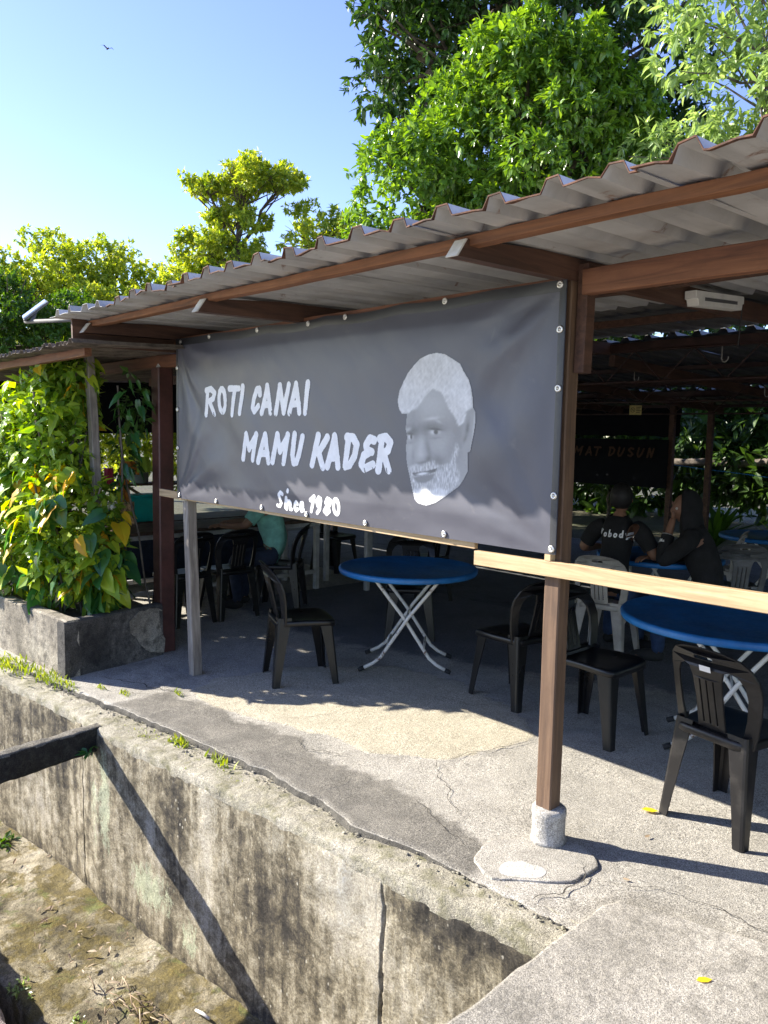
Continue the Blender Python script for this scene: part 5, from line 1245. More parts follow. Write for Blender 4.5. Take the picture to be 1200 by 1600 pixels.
lay_letters('shirt_print', NB, 0.0026, 0.011, on_back, 'print_white', p, 1.0, 0, 0)
# woman in black headscarf, hand at the chin
p, hc = seated('person in a black headscarf, hand raised to the chin, at the far table', -0.74, 3.12, 206, 'black_cloth', 'jeans_cloth', lean=0.20, tall=0.96, sleeves=1.0, armL=[(0.40, 0.17, 0.755), (0.335, 0.05, 1.06)], armR=[(0.22, -0.26, 0.775), (0.46, -0.06, 0.770)])
hc = hc+Vector((0.02, 0.0, -0.02)); h = head_mesh('head', hc, (1, 0.5, -0.12), 'skin', p, 0.95)
def scarf(a, b, c):
    r = 1.0
    x, y, z = a*0.112, b*0.102, c*0.135
    if a > 0.25: x = 0.112*0.25+(a-0.25)*0.03
    if c < -0.3: k = (-c-0.3)/0.7; y *= 1+1.3*k; x = x*(1+0.7*k)-0.03*k; z -= 0.17*k
    return (x-0.015, y, z+0.012)
blob_mesh('headscarf', hc, scarf, 'black_cloth', p, 40)
MB().tube([(0.375, 0.115, 0.90), (0.357, 0.085, 0.965)], [0.047, 0.043], 14).build('white_cuff', 'sticker', p)
# water bottle on their table
bt = thing('water_bottle', 'clear water bottle with a blue label on the far blue table', 'bottle', (-1.12, 3.08, 0.729))
MB().lathe([(0.0, 0.0), (0.03, 0.0), (0.034, 0.008), (0.034, 0.15), (0.030, 0.18), (0.016, 0.215), (0.013, 0.225), (0.013, 0.235), (0.0, 0.235)], 24).build('bottle', 'bottle_plastic', bt)
MB().lathe([(0.0346, 0.075), (0.0352, 0.076), (0.0352, 0.135), (0.0346, 0.136)], 24).build('paper_label', 'bottle_blue', bt)
MB().lathe([(0.0, 0.255), (0.015, 0.254), (0.016, 0.236), (0.0, 0.2355)], 16).build('cap', 'bottle_blue', bt)
def merge_into(body, other):
    bm = bmesh.new(); bm.from_mesh(body.data); bm.from_mesh(other.data); bm.to_mesh(body.data); bm.free()
    for ch in list(other.children): ch.parent = body
    bpy.data.objects.remove(other)
for o in [o for o in COL.objects if o.name.startswith('head') and not o.name.startswith('headscarf')]:
    bd = [c for c in o.parent.children if c.name.startswith('body')][0]; merge_into(bd, o)

# ================================================================== PLANTER AND CLIMBERS
pl = thing('planter', 'mouldy concrete planter box full of climbing plants', 'planter')
def wall_piece(a, b, th, h, name='planter_wall', mat='planter_concrete'):
    a = Vector((*a, 0)); b = Vector((*b, 0)); d = (b-a); L = d.length; d.normalize(); n = Vector((d.y, -d.x, 0))   # n points outwards
    k = max(4, int(L/0.06)); V = []; F = []; rows = [(0.0, 0.0), (0.003, h*0.3), (0.002, h*0.65), (0.0, h-0.012), (-0.010, h), (-th+0.01, h), (-th, h-0.012), (-th, 0.0)]
    m = len(rows)
    for i in range(k+1):
        p = a+d*L*i/k
        for (o, z) in rows:
            e = 0.006*fbm(p.x*6+p.y*6, z*6, 3.0)
            V.append(p+n*(o+e)+Vector((0, 0, z+(0.006*fbm(p.x*7, p.y*7, 8.0) if z > 0.1 else -0.01))))
        if i: F += [((i-1)*m+j, i*m+j, i*m+j+1, (i-1)*m+j+1) for j in range(m-1)]
    F.append(tuple(range(m))); F.append(tuple(k*m+j for j in range(m))[::-1])
    return MB().add(V, F).build(name, mat, pl)
wall_piece((-7.5, -1.10), (-3.388, -0.707), 0.09, 0.395)
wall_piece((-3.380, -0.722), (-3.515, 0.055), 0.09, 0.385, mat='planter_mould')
MB().prism([(-7.5, -1.0), (-3.47, -0.63), (-3.58, 0.05), (-7.5, 0.05)], 0.02, 0.33).build('planter_soil', 'soil', pl)
V, F = flat_fill(jag([(0.60, 0.05), (0.755, 0.02), (0.755, 0.365), (0.58, 0.36), (0.47, 0.30), (0.52, 0.22), (0.56, 0.13)], 0.02, 0.03, 51.0), 0, 0.005)
pd_ = Vector((-3.515+3.388, 0.755, 0)).normalized(); pn_ = Vector((pd_.y, -pd_.x, 0))
MB().add([Vector((-3.388, -0.700, 0.0))+pd_*v[0]+pn_*(0.011+v[2])+Vector((0, 0, v[1])) for v in V], F).build('cement_patch', 'planter_concrete', pl)

def leaf_geo(kind='lance'):
    """unit leaf, base at origin, tip along +X, folded along the midrib; verts, tris"""
    if kind == 'lance':
        V = [(0, 0, 0), (0.33, 0.16, 0.05), (0.33, -0.16, 0.05), (0.38, 0, 0), (0.72, 0.12, 0.0), (0.72, -0.12, 0.0), (1, 0, -0.10)]
        F = [(0, 3, 1), (0, 2, 3), (3, 4, 1), (3, 2, 5), (3, 6, 4), (3, 5, 6)]
    elif kind == 'oval':
        V = [(0, 0, 0), (0.4, 0.25, 0.06), (0.4, -0.25, 0.06), (1, 0, -0.06)]; F = [(0, 3, 1), (0, 2, 3)]
    elif kind == 'blade':
        V = [(0, 0.03, 0), (0, -0.03, 0), (0.55, 0.035, 0.06), (0.55, -0.035, 0.06), (1, 0, -0.06)]; F = [(0, 1, 3), (0, 3, 2), (2, 3, 4)]
    return np.array(V), np.array(F)
def leaves_np(P, D, N, L, kind='lance', W=1.0):
    """P base points, D tip directions, N normals (n,3); L lengths -> verts, tris"""
    gv, gf = leaf_geo(kind); n = len(P)
    D = D/np.linalg.norm(D, axis=1, keepdims=True); S_ = np.cross(N, D); S_ /= np.linalg.norm(S_, axis=1, keepdims=True)+1e-9; U = np.cross(D, S_)
    L = np.asarray(L).reshape(-1, 1, 1)
    V = P[:, None, :]+L*(gv[None, :, 0:1]*D[:, None, :]+W*gv[None, :, 1:2]*S_[:, None, :]+gv[None, :, 2:3]*U[:, None, :])
    F = gf[None]+(np.arange(n)*len(gv))[:, None, None]
    return V.reshape(-1, 3), F.reshape(-1, 3)
def rand_dirs(n): 
    d = rng.normal(size=(n, 3)); return d/np.linalg.norm(d, axis=1, keepdims=True)
def rosettes(C, OUT, k, length, droop=0.5, spread=1.0, kind='lance', W=1.0, upw=0.35):
    """k leaves radiating at each twig tip C with outward direction OUT"""
    n = len(C); P = np.repeat(C, k, 0); O = np.repeat(OUT, k, 0); R = rand_dirs(n*k)
    D = O*0.55+R*spread; D[:, 2] -= droop*rng.random(n*k)
    D /= np.linalg.norm(D, axis=1, keepdims=True)
    N = O*0.5+np.array([0, 0, upw+0.6])+0.5*rand_dirs(n*k)
    P = P+rng.normal(size=P.shape)*length*0.12
    L = length*(0.45+0.8*rng.random(n*k))*np.repeat(0.75+0.5*rng.random(n), k)
    return leaves_np(P, D, N, L, kind, W)
def shell_points(blobs, n, lo=0.7, lump=0.25, seed=0.0, freq=1.6, clump=0, sub=(0.66, 0.88, 0.30, 0.5, 0.62)):
    """points near the surface of lumpy ellipsoids, with outward directions"""
    C = []; O = []
    if clump:
        nb_ = []
        for b in blobs:
            c = np.array(b[:3]); r = np.array(b[3:6]); k = int(clump*(0.7+0.3*min(2.0, r.max())))
            for d in rand_dirs(k):
                if d[2] < -0.55: continue
                q = c+d*r*(sub[0]+(sub[1]-sub[0])*rng.random()); f_ = sub[2]+(sub[3]-sub[2])*rng.random(); m_ = r.mean()*f_; nb_.append((*q, m_*(0.8+0.5*rng.random()), m_*(0.8+0.5*rng.random()), m_*(0.6+0.4*rng.random())))
            nb_.append((*c, *(r*sub[4])))
        blobs = nb_
    tot = sum((b[3]*b[4]+b[4]*b[5]+b[3]*b[5]) for b in blobs)
    for b in blobs:
        m = int(n*(b[3]*b[4]+b[4]*b[5]+b[3]*b[5])/tot); d = rand_dirs(m); c = np.array(b[:3]); r = np.array(b[3:6])
        k = np.array([1+lump*fbm(*(q*freq+seed+c[0])) for q in d]); rr = (lo+(1-lo)*rng.random(m)**0.6)*k
        C.append(c+d*r*rr[:, None]); o = d/r; O.append(o/np.linalg.norm(o, axis=1, keepdims=True))
    return np.concatenate(C), np.concatenate(O)
def branch_path(a, b, n=8, wob=0.15, seed=0.0):
    a = Vector(a); b = Vector(b); L = (b-a).length
    return [a.lerp(b, i/n)+Vector((fbm(i*0.5+seed, 1, 0), fbm(i*0.5+seed, 5, 0), 0.5*fbm(i*0.5+seed, 9, 0)))*wob*L*0.3*math.sin(PI*min(1, i/n+0.1)) for i in range(n+1)]
def tree(name, label, base, blobs, leafmat, n_tips, k, length, bark='bark', tr=0.22, kind='lance', droop=0.6, lo=0.7, lump=0.3, group=None, seed=0.0, W=1.0, cat='tree', fork=None, twigs=True, clump=16, sub=(0.66, 0.88, 0.30, 0.5, 0.62)):
    t = thing(name, label, cat, base, 0, group); B = np.array(base)
    C, O = shell_points(blobs, n_tips, lo, lump, seed, clump=clump, sub=sub)
    V, F = rosettes(C-B, O, k, length, droop, 1.0, kind, W)
    cr = link_mesh('crown', mesh_np('crown', V, F), leafmat, t); cr['kind'] = 'stuff'
    tk = MB(); fk = Vector(fork) if fork else Vector((base[0]*0.5+blobs[0][0]*0.5, base[1]*0.5+blobs[0][1]*0.5, blobs[0][2]-blobs[0][5]*0.8))
    fk = fk-Vector(base); pth = branch_path((0, 0, -0.1), fk, 8, 0.12, seed); tk.tube(pth, [tr*(1-0.45*i/8)+(0.25*tr if i == 0 else 0) for i in range(9)], 12)
    trunk = tk.build('trunk', bark, t)
    for i, b in enumerate(blobs):
        e = Vector(b[:3])-Vector(base); lm = MB(); pth = branch_path(fk, e, 7, 0.25, seed+i*3.3); lm.tube(pth, [tr*0.5*(1-0.65*j/7) for j in range(8)], 8, False)
        if twigs:
            for q in range(14):
                d = Vector(rand_dirs(1)[0]); tip = e+Vector((d.x*b[3], d.y*b[4], d.z*b[5]))*0.85; j = int(3+4*random.random())
                pp = branch_path(pth[min(j, 7)], tip, 5, 0.25, seed+q); lm.tube(pp, [tr*0.16*(1-0.75*z/5) for z in range(6)], 5, False)
        lm.build('limb', bark, t)
    return t

# ---- climbing plants in the planter
def philodendron_leaf():
    """heart shaped leaf, unit length, with midrib fold and wavy margin"""
    pr = [(0.0, 0.0), (-0.10, 0.13), (-0.06, 0.26), (0.10, 0.34), (0.30, 0.345), (0.52, 0.27), (0.74, 0.16), (0.90, 0.07), (1.0, 0.0)]
    mid = [(0.0, 0), (0.06, 0), (0.14, 0), (0.22, 0), (0.36, 0), (0.54, 0), (0.74, 0), (0.90, 0), (1.0, 0)]
    V = []; F = []
    z = lambda x, y: 0.10*abs(y)*1.2-0.22*x*x+0.02*math.sin(x*17+y*9)
    for s in (1, -1):
        b = len(V)
        for (x, y), (mx, _) in zip(pr, mid): V += [(mx, 0, z(mx, 0)), (x*0.5+mx*0.5, s*y*0.55, z(x, y*0.55)), (x, s*y, z(x, y))]
        for i in range(8):
            for k in range(2):
                f = (b+3*i+k, b+3*i+3+k, b+3*i+4+k, b+3*i+1+k); F.append(f if s > 0 else f[::-1])
    # stalk
    b = len(V); V += [(0, 0.008, 0), (0, -0.008, 0), (-0.55, -0.006, -0.10), (-0.55, 0.006, -0.10)]; F.append((b, b+1, b+2, b+3))
    me = MB().add(V, F, True)
    return me
PH = {}
for mat in ('philodendron_green', 'philodendron_lime', 'philodendron_yellow', 'vine_leaf'):
    me = philodendron_leaf().mesh('leaf'); me.materials.append(MATS[mat]); PH[mat] = me
CAMP = Vector((1.81, -2.64, 1.68))
def place_leaf(parent, p, tip, nrm, L, mat, W=1.0):
    D = Vector(tip).normalized(); S_ = Vector(nrm).cross(D).normalized(); U = D.cross(S_)
    o = link_mesh('leaf', PH[mat], None, parent); m = Matrix((D*L, S_*L*W, U*L)).transposed().to_4x4(); m.translation = Vector(p); o.matrix_local = m; return o
def climber(name, label, blobs, n, L, pal, fill, fillmat, seed, W=1.0, fillL=0.10, stems=10, fillkind='oval', cat='plant'):
    t = thing(name, label, cat, (blobs[0][0], blobs[0][1], 0.33)); B = np.array(t.location)
    cnt = 0; tries = 0
    while cnt < n and tries < n*8:
        tries += 1
        C, O = shell_points([blobs[rng.integers(len(blobs))]], 1, 0.93, 0.22, seed)
        if len(C) == 0: continue
        c = Vector(C[0]); o = Vector(O[0])
        if o.dot((CAMP-c).normalized()) < -0.1 or c.z < 0.38: continue
        nr = o*0.7+Vector((-0.25, -0.45, 0.5))+Vector(rng.normal(size=3))*0.35
        tp_ = Vector((o.x*0.5+rng.normal()*0.5, o.y*0.5+rng.normal()*0.5, -0.55-0.4*rng.random()+0.25*rng.normal()))
        r = rng.random(); acc = 0
        for m_, pr in pal:
            acc += pr
            if r < acc: break
        place_leaf(t, c-Vector(B), tp_, nr, L*(0.6+0.7*rng.random()), m_, W*(0.8+0.35*rng.random())); cnt += 1
    C, O = shell_points(blobs, fill, 0.35, 0.2, seed+3); k = C[:, 2] > 0.36; C = C[k]; O = O[k]
    V, F = rosettes(C-B, O, 3, fillL, 0.9, 0.9, fillkind, 1.25)
    f = link_mesh('foliage', mesh_np('foliage', V, F), fillmat, t); f['kind'] = 'stuff'
    st = MB()
    for i in range(stems):
        b = blobs[i % len(blobs)]; a = (b[0]+rng.normal()*0.12-B[0], b[1]+rng.normal()*0.10-B[1], 0.0); e = (b[0]+rng.normal()*b[3]*0.4-B[0], b[1]+rng.normal()*b[4]*0.4-B[1], b[2]+b[5]*0.6-B[2])
        st.tube(branch_path(a, e, 7, 0.2, seed+i), 0.008, 5, False)
    st.build('stem', 'pale_bark', t)
    return t
climber('philodendron', 'broad-leaved green and yellow climber spilling over the planter corner', [(-4.0, -0.45, 0.95, 0.50, 0.38, 0.52), (-3.70, -0.34, 0.68, 0.20, 0.18, 0.28), (-4.7, -0.62, 0.85, 0.55, 0.36, 0.50)], 190, 0.165,
        [('philodendron_green', .42), ('philodendron_lime', .36), ('philodendron_yellow', .22)], 1800, 'vine_leaf', 1.0, 1.05, 0.09, 14)
climber('climbing_vine', 'tall leafy vine mounding above the planter up to the low roof', [(-4.35, -0.45, 1.62, 0.52, 0.34, 0.52), (-5.0, -0.58, 1.50, 0.62, 0.36, 0.48), (-4.15, -0.36, 2.02, 0.28, 0.22, 0.26), (-5.9, -0.7, 1.3, 0.7, 0.4, 0.6), (-6.8, -0.8, 1.2, 0.6, 0.4, 0.6)], 290, 0.125,
        [('vine_leaf', .62), ('philodendron_lime', .30), ('philodendron_yellow', .08)], 5200, 'vine_leaf', 6.0, 0.62, 0.085, 22)
climber('shaded_vine', 'dark green vine hanging in the shade behind the leaning pole', [(-3.74, -0.05, 1.85, 0.15, 0.13, 0.24), (-3.86, -0.06, 1.45, 0.08, 0.10, 0.28)], 36, 0.12,
        [('philodendron_green', 1.0)], 70, 'dark_leaf', 11.0, 0.6, 0.08, 2)

# ================================================================== TREES
tree('mango_tree', 'big dark mango tree towering behind the shed roof', (-7.2, 9.6, -0.1), [(-6.64, 7.9, 8.3, 2.9, 1.6, 1.7), (-7.6, 6.6, 7.7, 1.25, 1.1, 1.6), (-7.1, 6.9, 8.9, 1.6, 1.2, 1.3), (-5.0, 8.3, 7.4, 1.5, 1.2, 2.2), (-5.2, 8.8, 6.0, 1.7, 1.0, 1.2), (-6.4, 7.0, 9.9, 3.0, 1.8, 1.9), (-6.6, 8.9, 6.2, 2.4, 1.0, 1.6), (-6.8, 9.3, 4.1, 3.0, 1.2, 1.5), (-10.2, 8.6, 4.0, 2.2, 1.8, 1.9), (-4.0, 9.6, 4.2, 2.2, 1.0, 1.5)], 'dark_leaf', 8200, 9, 0.155, 'bark', 0.26, 'lance', 0.8, 0.6, 0.3, None, 1.0, 1.3, clump=14, sub=(0.7, 0.9, 0.2, 0.34, 0.82))  # low crown masses hidden by the roof, added to shade shrubs and shed
tree('mango_tree', 'bright green bushy mango tree in front of the dark one, over the roof', (-6.4, 8.4, -0.1), [(-5.76, 6.5, 5.75, 2.05, 1.5, 1.45), (-6.55, 5.4, 5.0, 1.0, 0.9, 1.15), (-5.3, 6.5, 6.6, 1.35, 1.0, 0.75), (-4.75, 7.2, 5.8, 1.1, 0.9, 1.0), (-6.0, 6.4, 4.4, 2.0, 1.2, 0.9)], 'mango_leaf', 7600, 9, 0.118, 'bark', 0.16, 'lance', 0.8, 0.8, 0.32, None, 4.0, 1.35, clump=16, sub=(0.72, 0.9, 0.2, 0.32, 0.84))
tree('pale_tree', 'pale-leaved tree with grey leaning limbs above the roof end', (-2.0, 9.0, -0.1), [(-2.15, 6.3, 5.75, 1.0, 0.9, 1.0), (-2.75, 6.4, 5.0, 0.95, 0.7, 0.4), (-1.95, 6.0, 6.7, 1.2, 0.9, 0.9), (-1.2, 6.6, 5.6, 0.9, 0.8, 0.9)], 'pale_leaf', 1300, 8, 0.135, 'pale_bark', 0.11, 'lance', 0.7, 0.55, 0.35, None, 9.0)
tree('golden_tree', 'tall yellow-tipped tree rising beyond the low roof', (-14.6, 7.7, -0.1), [(-14.32, 7.72, 7.3, 1.15, 0.9, 0.55), (-13.84, 8.38, 7.45, 0.6, 0.6, 0.42), (-14.85, 6.95, 7.3, 0.55, 0.5, 0.25), (-14.3, 7.6, 7.7, 0.5, 0.5, 0.3), (-14.6, 7.65, 6.65, 0.75, 0.6, 0.4), (-14.86, 7.45, 6.0, 1.15, 0.9, 0.62), (-15.2, 7.2, 5.4, 1.1, 0.9, 0.6)], 'golden_leaf', 2900, 10, 0.115, 'bark', 0.11, 'oval', 0.4, 0.35, 0.45, None, 12.0, fork=(-14.6, 7.66, 5.9), clump=20, sub=(0.55, 1.1, 0.2, 0.36, 0.5))
tree('golden_tree', 'broad yellow-topped tree with rounded crown left beyond the vines', (-18.5, 5.4, -0.1), [(-18.5, 4.9, 5.45, 1.3, 1.2, 1.05), (-17.9, 6.2, 5.55, 1.0, 1.0, 0.95), (-18.9, 3.9, 5.0, 1.0, 1.0, 1.15), (-17.6, 7.05, 5.2, 0.95, 0.8, 0.8), (-18.3, 5.3, 4.2, 2.0, 1.9, 1.1)], 'golden_leaf', 4200, 10, 0.125, 'bark', 0.16, 'oval', 0.4, 0.6, 0.42, None, 15.0, clump=20, sub=(0.55, 1.1, 0.2, 0.36, 0.5))
tree('small_tree', 'loose yellow-green tree between the tall golden tree and the mangoes', (-13.5, 9.3, -0.1), [(-13.7, 9.03, 6.35, 1.0, 0.9, 0.6), (-13.1, 9.6, 6.6, 0.6, 0.6, 0.55), (-13.5, 9.3, 5.6, 1.2, 1.0, 0.5)], 'golden_leaf', 800, 9, 0.125, 'bark', 0.09, 'oval', 0.4, 0.3, 0.45, None, 18.0, clump=20, sub=(0.55, 1.1, 0.2, 0.36, 0.5))
tree('green_tree', 'dark green tree low at the left beyond the lean-to roof', (-15.2, 2.6, -0.1), [(-15.2, 2.7, 4.0, 1.0, 0.9, 0.95), (-15.4, 3.6, 3.4, 1.5, 1.2, 1.0), (-15.0, 1.6, 3.4, 1.3, 1.2, 1.2)], 'green_leaf', 2400, 9, 0.12, 'bark', 0.13, 'oval', 0.5, 0.55, 0.35, None, 21.0)
tree('golden_hedge', 'sunlit yellow-green hedge seen through the shed beside the maroon post', (-12.6, 4.6, -0.1), [(-12.6, 4.5, 1.2, 0.9, 1.6, 1.2), (-12.4, 6.5, 1.4, 0.9, 1.6, 1.3), (-12.6, 2.6, 1.2, 0.9, 1.4, 1.2)], 'golden_leaf', 1700, 9, 0.12, 'bark', 0.07, 'oval', 0.4, 0.5, 0.35, None, 25.0, 1.0, 'hedge', twigs=False)
# garden behind the shed
gp = [(-4.6, 11.0, 1.6, 1.5, 0.9, 1.5), (-2.8, 10.6, 1.5, 1.3, 0.9, 1.5), (-1.3, 10.9, 1.8, 1.4, 0.9, 1.7), (0.6, 11.4, 1.7, 1.5, 0.9, 1.6), (-6.8, 11.6, 1.4, 1.6, 0.9, 1.4), (-9.0, 12.0, 1.5, 1.6, 0.9, 1.5), (2.6, 11.2, 1.8, 1.6, 0.9, 1.8)]
nm = ['dense garden shrub behind the back banner', 'dense garden shrub between the two far posts', 'dense garden shrub behind the seated woman', 'dense garden shrub behind the far empty table', 'dense garden shrub in the dark left of the back banner', 'dense garden shrub deep behind the shed, farthest from the pale tree', 'dense garden shrub behind the stacked grey chairs']
for i, (g_, l_) in enumerate(zip(gp, nm)):
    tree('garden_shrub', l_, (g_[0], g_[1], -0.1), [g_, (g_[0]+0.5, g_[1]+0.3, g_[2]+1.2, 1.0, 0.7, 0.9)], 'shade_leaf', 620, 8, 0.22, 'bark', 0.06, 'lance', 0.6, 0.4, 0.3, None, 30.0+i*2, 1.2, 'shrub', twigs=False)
rp = MB().tube([(-5.0+0.5*i, 8.75, 1.42-0.055*i-0.02*math.sin(i*0.9)) for i in range(10)], 0.006, 6).build('rope', 'bottle_blue'); tag(rp, 'thin blue rope strung across the garden edge behind the far posts', 'rope')
fb = thing('fallen_limb', 'bare grey limb lying across the garden behind the far posts', 'branch', (-3, 9.6, 0))
MB().tube(branch_path((-2.6, 0.2, 1.28), (3.2, 0.3, 1.45), 14, 0.12, 2.0), [0.07-0.002*i for i in range(15)], 9).build('limb', 'pale_bark', fb)
MB().tube(branch_path((1.2, 0.2, 1.4), (1.8, 0.1, 0.0), 6, 0.1, 5.0), 0.05, 8).build('prop', 'bark', fb)
# background wood that closes the view
C, O = shell_points([(-9, 14.5, 1.8, 6, 1.3, 2.6), (3, 14.5, 2.2, 8, 1.3, 3.0), (-16, 13, 1.6, 5, 1.5, 2.4), (14, 10, 2.0, 3, 6, 3.0)], 6500, 0.3, 0.3, 3.0)
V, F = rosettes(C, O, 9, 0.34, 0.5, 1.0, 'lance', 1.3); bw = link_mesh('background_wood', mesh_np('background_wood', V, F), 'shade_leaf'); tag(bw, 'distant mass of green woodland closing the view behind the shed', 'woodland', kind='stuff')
def spiky(x, y, L, n, label, mat='grass_blade'):
    t = thing('spiky_plant', label, 'plant', (x, y, -0.02)); 
    a = rng.random(n)*2*PI; e = 0.5+0.8*rng.random(n); D = np.stack([np.cos(a)*np.cos(e), np.sin(a)*np.cos(e), np.sin(e)], 1)
    V, F = leaves_np(np.zeros((n, 3))+np.array([0, 0, 0.02]), D, np.tile([0, 0, 1.0], (n, 1))+0.2*rand_dirs(n), L*(0.7+0.5*rng.random(n)), 'blade', 1.6)
    link_mesh('leaves', mesh_np('leaves', V, F), mat, t); return t
spiky(-2.2, 8.95, 0.75, 46, 'bright spiky-leaved plant at the garden edge beyond the grey chairs')
spiky(-1.4, 9.2, 0.85, 46, 'taller spiky-leaved plant beside the thin stake', 'green_leaf')
spiky(-3.6, 9.4, 0.8, 40, 'spiky-leaved plant behind the far post', 'green_leaf')
sk = timber('garden_stake', (-1.75, 8.9, -0.05), (-1.72, 8.9, 0.85), 0.03, 0.03, 'grey_timber', None, up=(0, 1, 0)); tag(sk, 'thin grey stake standing in the garden beside spiky plants', 'stake')

# ================================================================== SMALL THINGS
# grass and moss along the ledge, weeds in the drain
P = []; L = []
for (cx, cy, cz, r, n, l) in [(-1.62, -0.60, -0.05, 0.05, 60, 0.05), (-1.98, -0.63, -0.05, 0.05, 60, 0.05), (-2.25, -0.70, -0.05, 0.1, 70, 0.025), (-1.75, -0.63, -0.05, 0.14, 90, 0.02), (-3.45, -0.80, 0, 0.12, 110, 0.045), (-3.9, -0.90, 0, 0.15, 130, 0.05), (-2.62, -0.30, 0.005, 0.03, 30, 0.03), (-2.85, -0.55, 0.0, 0.04, 40, 0.025), (-1.35, -0.6, -0.05, 0.06, 50, 0.02), (-3.2, -0.76, 0, 0.06, 40, 0.03), (-3.05, -0.62, 0, 0.03, 20, 0.03)]:
    p = rng.normal(size=(n, 3))*r*np.array([1, 0.35, 0]); p += np.array([cx, cy, cz]); P.append(p); L += list(l*(0.5+rng.random(n)))
P = np.concatenate(P); n = len(P); D = rand_dirs(n)*0.6; D[:, 2] = abs(D[:, 2])+0.6
V, F = leaves_np(P, D, rand_dirs(n)+np.array([0, 0, 0.6]), np.array(L), 'blade', 2.6)
tag(link_mesh('ledge_grass', mesh_np('ledge_grass', V, F), 'grass_blade'), 'sparse grass tufts growing in the ledge gap of the drain wall', 'grass', kind='stuff')
def weed(x, y, z, r, n, label, mat='grass_blade', ll=0.05, kind='oval'):
    t = thing('weed', label, 'plant', (x, y, z)); C = rng.normal(size=(n, 3))*r*np.array([1, 0.7, 0.35]); C[:, 2] = abs(C[:, 2]); O = C/(np.linalg.norm(C, axis=1, keepdims=True)+1e-6)
    V, F = rosettes(C, O, 4, ll, 0.1, 0.9, kind); link_mesh('leaves', mesh_np('leaves', V, F), mat, t)
    st = MB()
    for q in range(6): st.tube([(0, 0, -0.01), tuple(C[q % n]*0.6), tuple(C[q % n])], 0.002, 4, False)
    st.build('stem', 'pale_bark', t)
weed(-2.02, -1.47, -1.10, 0.05, 34, 'pale green weed at the mossy shelf edge beside the wider drain end', 'pale_leaf', 0.022)
weed(-1.60, -1.36, -1.10, 0.035, 30, 'pale green weed among dry twigs on the mossy shelf', 'pale_leaf', 0.02)
weed(-3.55, -1.10, -1.10, 0.04, 24, 'small green weed at the foot of the drain wall', 'green_leaf', 0.05)
weed(-2.47, -0.92, -0.17, 0.025, 6, 'broad-leaved seedling growing under the concrete strut', 'philodendron_green', 0.07)
gr = MB(); ico = [(0, 0, 1), (0.9, 0, 0.45), (0.28, 0.85, 0.45), (-0.72, 0.53, 0.45), (-0.72, -0.53, 0.45), (0.28, -0.85, 0.45), (0, 0, -0.6)]
for q in range(420):
    x = rng.uniform(-3.6, 0.4); r = 0.003+0.009*rng.random()**3; tq = 0.86+0.14*rng.normal(); yy = wall_y(x)+(edge_y(x)-wall_y(x))*min(0.97, max(0.1, tq)); zz = -0.030+0.026*min(1, max(0, (x+0.75)/0.75))
    gr.add([(x+a*r*rng.uniform(0.7, 1.3), yy+b*r*rng.uniform(0.7, 1.3), zz+c*r*0.8) for a, b, c in ico], [(0, 1, 2), (0, 2, 3), (0, 3, 4), (0, 4, 5), (0, 5, 1), (6, 2, 1), (6, 3, 2), (6, 4, 3), (6, 5, 4), (6, 1, 5)])
tag(gr.build('ledge_grit', 'ledge_concrete'), 'loose grit and concrete crumbs along the drain wall ledge', 'grit', kind='stuff')
# dry leaf litter on the shelf
P = []
for (cx, cy, r, n) in [(-2.6, -1.25, 0.22, 16), (-1.75, -1.20, 0.10, 26), (-1.45, -1.05, 0.10, 14), (-2.2, -1.1, 0.3, 14), (-3.2, -1.2, 0.3, 16), (-1.35, -1.2, 0.2, 8), (-2.0, -0.98, 0.18, 12)]:
    P.append(rng.normal(size=(n, 3))*r*np.array([1, 0.45, 0])+np.array([cx, cy, -1.076]))
P = np.concatenate(P); P[:, 1] = np.clip(P[:, 1], -1.45, [wall_y(x)-0.03 for x in P[:, 0]]); n = len(P); D = rand_dirs(n); D[:, 2] *= 0.25
V, F = leaves_np(P, D, np.array([0, 0, 1.0])+0.5*rand_dirs(n), 0.016+0.05*rng.random(n)**1.6, 'lance', 0.9)
tag(link_mesh('leaf_litter', mesh_np('leaf_litter', V, F), 'dry_leaf'), 'brown dry leaves scattered over the mossy drain shelf', 'leaves', kind='stuff')
tw = MB()
for q in range(26):
    x = -1.62+rng.normal()*0.12; y = -1.15+rng.normal()*0.06; a = rng.normal()*0.5; l = 0.05+0.09*rng.random(); z = -1.07+0.008*rng.random()
    tw.tube([(x, y, z), (x+l*0.5*math.cos(a), y+l*0.5*math.sin(a), z+0.008), (x+l*math.cos(a), y+l*math.sin(a), z)], 0.003, 4)
tag(tw.build('twig_heap', 'dry_leaf'), 'small heap of dry brown twigs on the mossy shelf', 'twigs', kind='stuff')
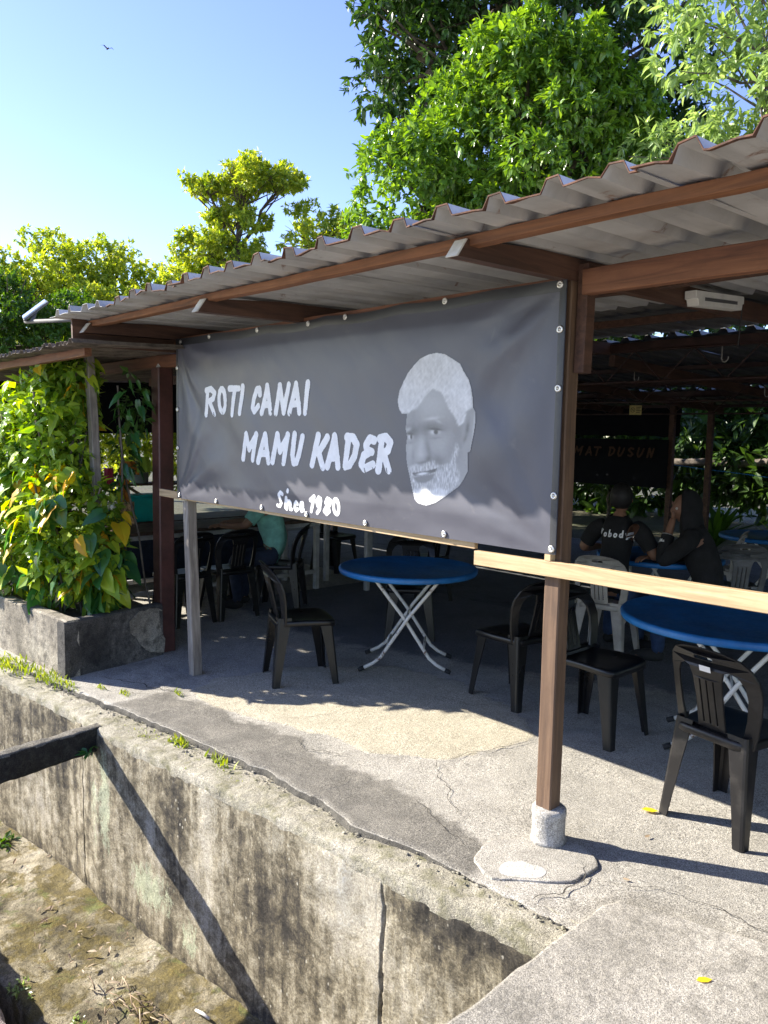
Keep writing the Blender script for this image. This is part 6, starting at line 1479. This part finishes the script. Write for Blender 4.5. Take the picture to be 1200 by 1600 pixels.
def one_leaf(x, y, z, L, mat, label, a=0.4, rz=0.0):
    gv = np.array([(0, 0, 0), (0.25, 0.2, 0.06), (0.25, -0.2, 0.05), (0.3, 0, 0.02), (0.65, 0.19, 0.07), (0.65, -0.19, 0.05), (0.65, 0, 0.03), (1, 0, 0.08)])*L
    gf = [(0, 3, 1), (0, 2, 3), (3, 6, 4, 1), (3, 2, 5, 6), (6, 7, 4), (6, 5, 7)]
    o = MB().add(gv, gf, True).build('fallen_leaf', mat); o.location = (x, y, z); o.rotation_euler = (0.1, 0.05, rz); tag(o, label, 'leaf')
one_leaf(0.12, 0.55, 0.008, 0.075, 'yellow_leaf', 'yellow fallen leaf on the sunlit floor near the front chair', rz=0.5)
one_leaf(0.26, 0.33, 0.006, 0.035, 'dry_leaf', 'small brown curled leaf on the floor between post and chair', rz=1.5)
one_leaf(-0.62, -0.56, -0.04, 0.07, 'yellow_leaf', 'yellow withered leaf lying on the drain wall ledge', rz=2.2)
one_leaf(0.845, -0.43, 0.060, 0.05, 'yellow_leaf', 'yellow leaf lying on the concrete bridge slab', rz=0.9)
one_leaf(0.36, -0.02, 0.006, 0.03, 'dry_leaf', 'tiny brown leaf on the floor beyond the footing shadow', rz=0.3)
ck = MB().tube([(-1.33, -0.90, -1.078), (-1.28, -0.888, -1.075), (-1.235, -0.88, -1.078)], [0.006, 0.008, 0.006], 8); tag(ck.build('white_stick', 'end_paint'), 'short white stick at the foot of the drain wall by the shadow', 'stick')
# bird far up in the sky
bd = thing('bird', 'tiny dark bird flying high in the blue sky', 'bird', (-36.0, 13.95, 19.55))
MB().lathe([(0.0, -0.14), (0.03, -0.1), (0.045, 0.0), (0.03, 0.09), (0.0, 0.13)], 8, Matrix.Rotation(PI/2, 4, 'Y')).build('body', 'hair', bd)
for s in (-1, 1): MB().add([(0.05, s*0.03, 0), (-0.06, s*0.03, 0), (-0.02, s*0.2, 0.09), (0.05, s*0.18, 0.09), (-0.05, s*0.36, 0.05)], [(0, 1, 2, 3), (2, 4, 3)]).build('wing', 'hair', bd)
